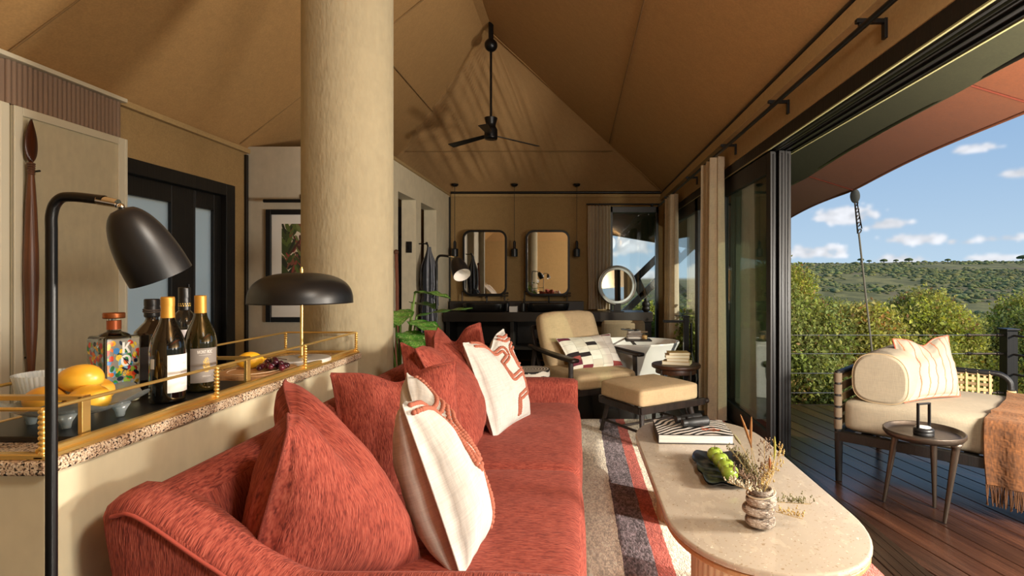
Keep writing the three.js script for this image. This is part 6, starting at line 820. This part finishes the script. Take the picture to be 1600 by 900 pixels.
{
  const T = thing('outdoor_table', 'round bronze side table with three tapering legs in front of the daybed', 'table', [1.907, 0, 2.985]);
  part('top', smoothed(lathe([[0.001, 0.428], [0.16, 0.428], [0.185, 0.436], [0.197, 0.452], [0.197, 0.468], [0.193, 0.471], [0.188, 0.468], [0.182, 0.452], [0.17, 0.447], [0.001, 0.447]], [0, 0, 0], 72)), M.bronze, T);
  for (const [x, d] of [[0.058, -0.085], [-0.107, 0.195], [0.133, 0.11]]) { const k = 0.155 / Math.hypot(x, d); part('leg', smoothed(merge([rod([x, -0.002, d], [x * k, 0.40, d * k], 0.0095, 0.019, 18), (() => { const g = lathe([[0.019, 0], [0.021, 0.015], [0.034, 0.038], [0.001, 0.04]], [x * k, 0.395, d * k], 18); return g; })()])), M.bronze, T); }
  const L = thing('table_lantern', 'small dark lantern lamp with a square handle on the bronze side table', 'lantern', [1.895, 0.4475, 2.965], 0.3); part('base', lathe([[0.001, 0], [0.047, 0], [0.05, 0.004], [0.05, 0.016], [0.046, 0.018], [0.05, 0.02], [0.05, 0.032], [0.044, 0.04], [0.001, 0.04]], [0, 0, 0], 36), M.blackSatin, L); part('light_disc', lathe([[0.001, 0.046], [0.034, 0.045], [0.036, 0.04], [0.001, 0.039]], [0, 0, 0], 28), plain('#dedbd2', 0.3), L); part('handle', merge([bx(-0.044, -0.036, 0.03, 0.172, -0.008, 0.008, 0.002), bx(0.036, 0.044, 0.03, 0.172, -0.008, 0.008, 0.002), bx(-0.044, 0.044, 0.165, 0.175, -0.008, 0.008, 0.002)]), M.blackMetal, L);
}
// ------------------------------------------------------------------ bushes round the deck, the valley and the far hillside
const ground = (x, d) => {
  const side = Math.max(0, x - 4.6), far = Math.max(0, d - 5.6), q = Math.hypot(side * 0.8, far);
  let y = -1.7 - 0.17 * Math.min(q, 60) - 0.02 * clamp(q - 60, 0, 60);
  const s = Math.hypot(x * 0.5, d);
  const hk = smooth(0.10, 0.40, x / Math.max(d, 1)); y += hk * ((9 + 17) * smooth(95, 430, s) + 9 * smooth(430, 1200, s) * 0.4);
  return y + 1.2 * (fbm(x * 0.012 + 50, d * 0.02 + 50, 1e6, 1e6, 401, 4) - 0.5) * smooth(20, 150, s) * 2.2;
};
{
  const land = texture(1024, 1024, (u, v) => { const a = fbm(u * 14, v * 14, 14, 14, 411, 5), b = fbm(u * 5, v * 5, 5, 5, 412, 4), c = vnoise(u * 180, v * 180, 180, 180, 413); let k = mixc(hex('#5e5a2e'), hex('#8a7f48'), smooth(0.3, 0.7, a)); k = mixc(k, hex('#6f5a42'), 0.6 * smooth(0.58, 0.72, b)); return mixc(k, hex('#434a22'), 0.35 * c); });
  const g = grid((u, v) => { const t = lerp(-1.25, 1.25, u), d = 5.7 + 1500 * Math.pow(v, 3.2), x = t * (d * 0.95 + 22); return [x, ground(x, d), d]; }, 150, 130, [1, 1]);
  const p = g.attributes.position, uv = []; for (let i = 0; i < p.count; i++) uv.push(p.getX(i) / 90, p.getZ(i) / 90); g.setAttribute('uv', new THREE.Float32BufferAttribute(uv, 2));
  const h = mk('hillside', g, std({ map: land, roughness: 1 })); h.userData.kind = 'structure';
  const near = grid((u, v) => { const x = lerp(-14, 40, u), d = lerp(-20, 5.7, v); return [x, ground(x, d), d]; }, 40, 30, [1, 1]); boxUV(near);
  struct('ground', near, std({ map: land, roughness: 1 }));
}
function leafTuft(n, size, spread, seed) {             // a few small bent leaves round a twig
  const r = rng(seed), g = [];
  for (let i = 0; i < n; i++) {
    const l = size * (0.7 + 0.6 * r()), w = l * 0.3, b = new THREE.BufferGeometry();
    b.setAttribute('position', new THREE.Float32BufferAttribute([0, 0, 0, w, l * 0.45, 0.15 * l, 0, l, 0, 0, l * 0.5, -0.02 * l, -w, l * 0.45, 0.15 * l], 3)); b.setIndex([0, 1, 3, 1, 2, 3, 0, 3, 4, 3, 2, 4]); b.computeVertexNormals();
    b.setAttribute('uv', new THREE.Float32BufferAttribute([0.5, 0, 1, 0.5, 0.5, 1, 0.5, 0.5, 0, 0.5], 2));
    b.applyQuaternion(new THREE.Quaternion().setFromEuler(new THREE.Euler(r() * 6, r() * 6, r() * 6))); b.translate((r() - 0.5) * spread, (r() - 0.5) * spread, (r() - 0.5) * spread); g.push(flat(b));
  }
  return merge(g);
}
const leafMat = std({ color: '#ffffff', roughness: 0.62, transmission: 0.35, thickness: 0 });
leafMat.roughness = 0.85; leafMat.specularIntensity = 0.25;
const tufts = [leafTuft(16, 0.045, 0.2, 1), leafTuft(16, 0.04, 0.22, 2), leafTuft(14, 0.05, 0.22, 3)];
function bush(name, label, x, d, top, rx, n, seed, tone, group) {
  const r = rng(seed), y0 = ground(x, d), H = top - y0, o = thing(name, label, name === 'shrub' ? 'shrub' : 'tree', [x, y0, d], 0, group), tr = [];
  const lobes = []; for (let i = 0; i < 9; i++) { const a = r() * 6.28, q = Math.sqrt(r()) * rx * 0.75; lobes.push([Math.cos(a) * q, H * (0.42 + 0.44 * r()) * (1 - 0.22 * q / rx), Math.sin(a) * q, rx * (0.3 + 0.25 * r())]); }
  lobes[0] = [0, H * 0.84, 0, rx * 0.38]; lobes.push([0, H * 0.4, 0, rx * 0.8], [rx * 0.4, H * 0.25, rx * 0.3, rx * 0.6], [-rx * 0.4, H * 0.22, 0, rx * 0.6]);
  for (const l of lobes) tr.push(rod([0, 0, 0], [l[0] * 0.9, l[1] * 0.9, -l[2] * 0.9], 0.03 * H / 2.5, 0.006, 6));
  part('trunk', merge(tr), M.trunk ??= plain('#6a5a48', 0.95), o);
  const im = new THREE.InstancedMesh(tufts[seed % 3], leafMat, n); im.name = 'crown'; im.userData.kind = 'stuff'; im.castShadow = im.receiveShadow = true;
  const m = new THREE.Matrix4(), q = new THREE.Quaternion(), e = new THREE.Euler(), c = new THREE.Color();
  for (let i = 0; i < n; i++) {
    const l = lobes[Math.floor(r() * lobes.length)], a = r() * 6.283, z = r() * 2 - 1, k = l[3] * (0.55 + 0.5 * Math.sqrt(r())), s = Math.sqrt(1 - z * z);
    let py = l[1] + z * k * 0.8; if (py > H) py = H - r() * 0.2; if (py < 0.05) py = 0.05 + r() * 0.3;
    m.compose(new THREE.Vector3(l[0] + Math.cos(a) * s * k, py, l[2] + Math.sin(a) * s * k), q.setFromEuler(e.set(r() * 6, r() * 6, r() * 6)), new THREE.Vector3(1, 1, 1).multiplyScalar(0.7 + 0.7 * r())); im.setMatrixAt(i, m);
    const h = tone[0] + (r() - 0.5) * 0.05, v = tone[2] * (0.65 + 0.7 * r()); c.setHSL(h - (r() > 0.93 ? 0.09 : 0), tone[1] * (0.8 + 0.4 * r()), v); im.setColorAt(i, c);
  }
  o.add(im); return o;
}
{
  const yellow = [0.172, 0.7, 0.235], green = [0.195, 0.62, 0.175], deep = [0.215, 0.55, 0.12], olive = [0.158, 0.66, 0.25];
  const list = [                                       // name, x, d, top, radius, tufts, tone, label
    ['shrub', 2.45, 7.0, 1.42, 1.1, 8000, green, 'tall leafy shrub right beside the sliding door post, beyond the railing'],
    ['tree', 3.5, 9.4, 1.75, 1.4, 8000, yellow, 'yellow-green bushy tree with its top above the horizon, left of the guy rope'],
    ['shrub', 3.9, 7.3, 1.0, 1.15, 8000, olive, 'pale olive shrub behind the rolled bolster of the daybed'],
    ['shrub', 5.0, 7.7, 1.05, 1.2, 8000, yellow, 'yellow-green shrub behind the striped pillow on the deck'],
    ['shrub', 6.2, 7.3, 0.95, 1.2, 8000, green, 'green shrub right behind the dark corner post of the railing'],
    ['shrub', 5.9, 9.2, 1.2, 1.35, 7000, olive, 'olive shrub rising behind the others left of the corner post'],
    ['shrub', 7.6, 9.0, 1.15, 1.4, 7000, yellow, 'yellowish shrub at the right edge of the view beyond the railing'],
    ['shrub', 7.0, 5.6, 0.2, 1.2, 5000, green, 'low green shrub outside the deck at the right edge'],
    ['shrub', 8.9, 7.3, 0.55, 1.4, 5000, olive, 'broad olive shrub outside the deck beyond the right edge'],
    ['shrub', 1.55, 11.9, 0.95, 1.1, 4500, yellow, 'yellow-green shrub seen low through the back window'],
    ['shrub', 0.55, 12.2, 0.75, 1.1, 3500, green, 'green shrub behind the round mirror, seen through the back window'],
    ['shrub', 2.6, 10.6, 1.2, 1.1, 4000, deep, 'dark green shrub seen through the far sliding glass'],
    ['shrub', 1.7, 6.75, 0.15, 0.8, 3500, deep, 'low dark shrub below the railing cables by the door post'],
    ['shrub', 3.0, 6.35, 0.1, 0.8, 3500, deep, 'low dark shrub below the railing beside the daybed arm'],
    ['shrub', 6.6, 3.2, -0.2, 1.2, 3000, green, 'low shrub beside the long side of the deck'],
  ];
  list.forEach(([k, x, d, t, r, n, tone, label], i) => bush(k, label, x, d, t, r, n, 501 + i, tone));
  // farther down the slope, then scrub without number over the valley and the hill
  const r = rng(77);
  for (let i = 0; i < 10; i++) { const d = 13 + i * 1.3, x = d * (0.42 + 0.052 * i); bush('tree', ['bushy tree on the slope below the deck, left of the rope', 'second bushy tree down the slope from the rope', 'olive tree down the slope behind the bolster', 'yellowish tree down the slope behind the bolster', 'green tree down the slope left of the striped pillow', 'rounded tree down the slope above the striped pillow', 'pale tree down the slope right of the striped pillow', 'tree on the slope left of the corner post', 'tree on the slope above the corner post', 'tree on the slope at the right edge of the view'][i], x, d, 1.0 - 0.09 * i - (d - 13) * 0.03, 1.7, 3000, 601 + i, [yellow, green, olive][i % 3]); }
  const blob = new THREE.IcosahedronGeometry(1, 2), p = blob.attributes.position; for (let i = 0; i < p.count; i++) { const x = p.getX(i), y = p.getY(i), z = p.getZ(i), k = 0.75 + 0.5 * fbm(x * 2 + 9, y * 2 + z * 2 + 9, 1e6, 1e6, 421, 3); p.setXYZ(i, x * k, Math.max(-0.2, y * k * 0.75), z * k); } blob.computeVertexNormals();
  const N = 17000, im = new THREE.InstancedMesh(flat(blob), std({ color: '#ffffff', roughness: 1 }), N), m = new THREE.Matrix4(), q = new THREE.Quaternion(), c = new THREE.Color(); im.name = 'hillside_scrub'; im.castShadow = im.receiveShadow = true;
  for (let i = 0; i < N; ) {
    const d = 45 + 420 * Math.pow(r(), 0.85), x = (r() * 2.4 - 0.9) * d * 0.9; const k = fbm(x * 0.014 + 90, d * 0.022 + 90, 1e6, 1e6, 431, 3); if (r() > smooth(0.34, 0.57, k) * (d > 360 ? 0.12 : d > 310 ? 0.4 : 1)) continue;
    const s = (0.38 + 1.35 * r() * r() * r()) * (d < 120 ? 0.9 : 1.2); m.compose(new THREE.Vector3(x, ground(x, d) + 0.1, -d), q.setFromAxisAngle(new THREE.Vector3(0, 1, 0), r() * 6.28), new THREE.Vector3(s * 1.35, s * (0.8 + 0.4 * r()), s * 1.35)); im.setMatrixAt(i, m);
    c.setHSL(0.155 + 0.05 * r(), 0.46 + 0.14 * r(), 0.06 + 0.07 * r()); im.setColorAt(i, c); i++;
  }
  scene.add(im); tag(im, 'dark green scrub scattered over the hillside across the valley', 'scrub', null, 'stuff');
  const where = ['left end of the skyline', 'skyline left of the rope', 'skyline right of the rope', 'skyline above the bolster', 'skyline above the striped pillow', 'skyline middle of the hill', 'skyline right of the middle', 'skyline left of the corner post', 'skyline above the corner post', 'skyline at the right edge'];
  const xs = [1345, 1358, 1381, 1400, 1420, 1461, 1481, 1541, 1572, 1598], hs = [1.0, 0.8, 1.2, 0.8, 1.3, 0.7, 0.9, 0.7, 0.6, 1.6];
  for (let i = 0; i < 10; i++) { const d = 415 + (i % 3) * 12, x = (xs[i] - 900) / 850 * d, s = 2.3 * hs[i], o = thing('tree', 'small distant tree on the ' + where[i], 'tree', [x, ground(x, d), d]); const g = blob.clone(); g.scale(s, s * 0.85, s); g.translate(0, s * 1.0, 0); part('crown', flat(g), M.farLeaf ??= plain('#46512a', 1), o); part('trunk', rod([0, -0.5, 0], [0, s * 0.9, 0], 0.35), M.trunk, o); }
}
for (const o of [...scene.children]) if (o.isGroup && o.userData.category && o.position.lengthSq() === 0) settle(o);
renderer.render(scene, camera);
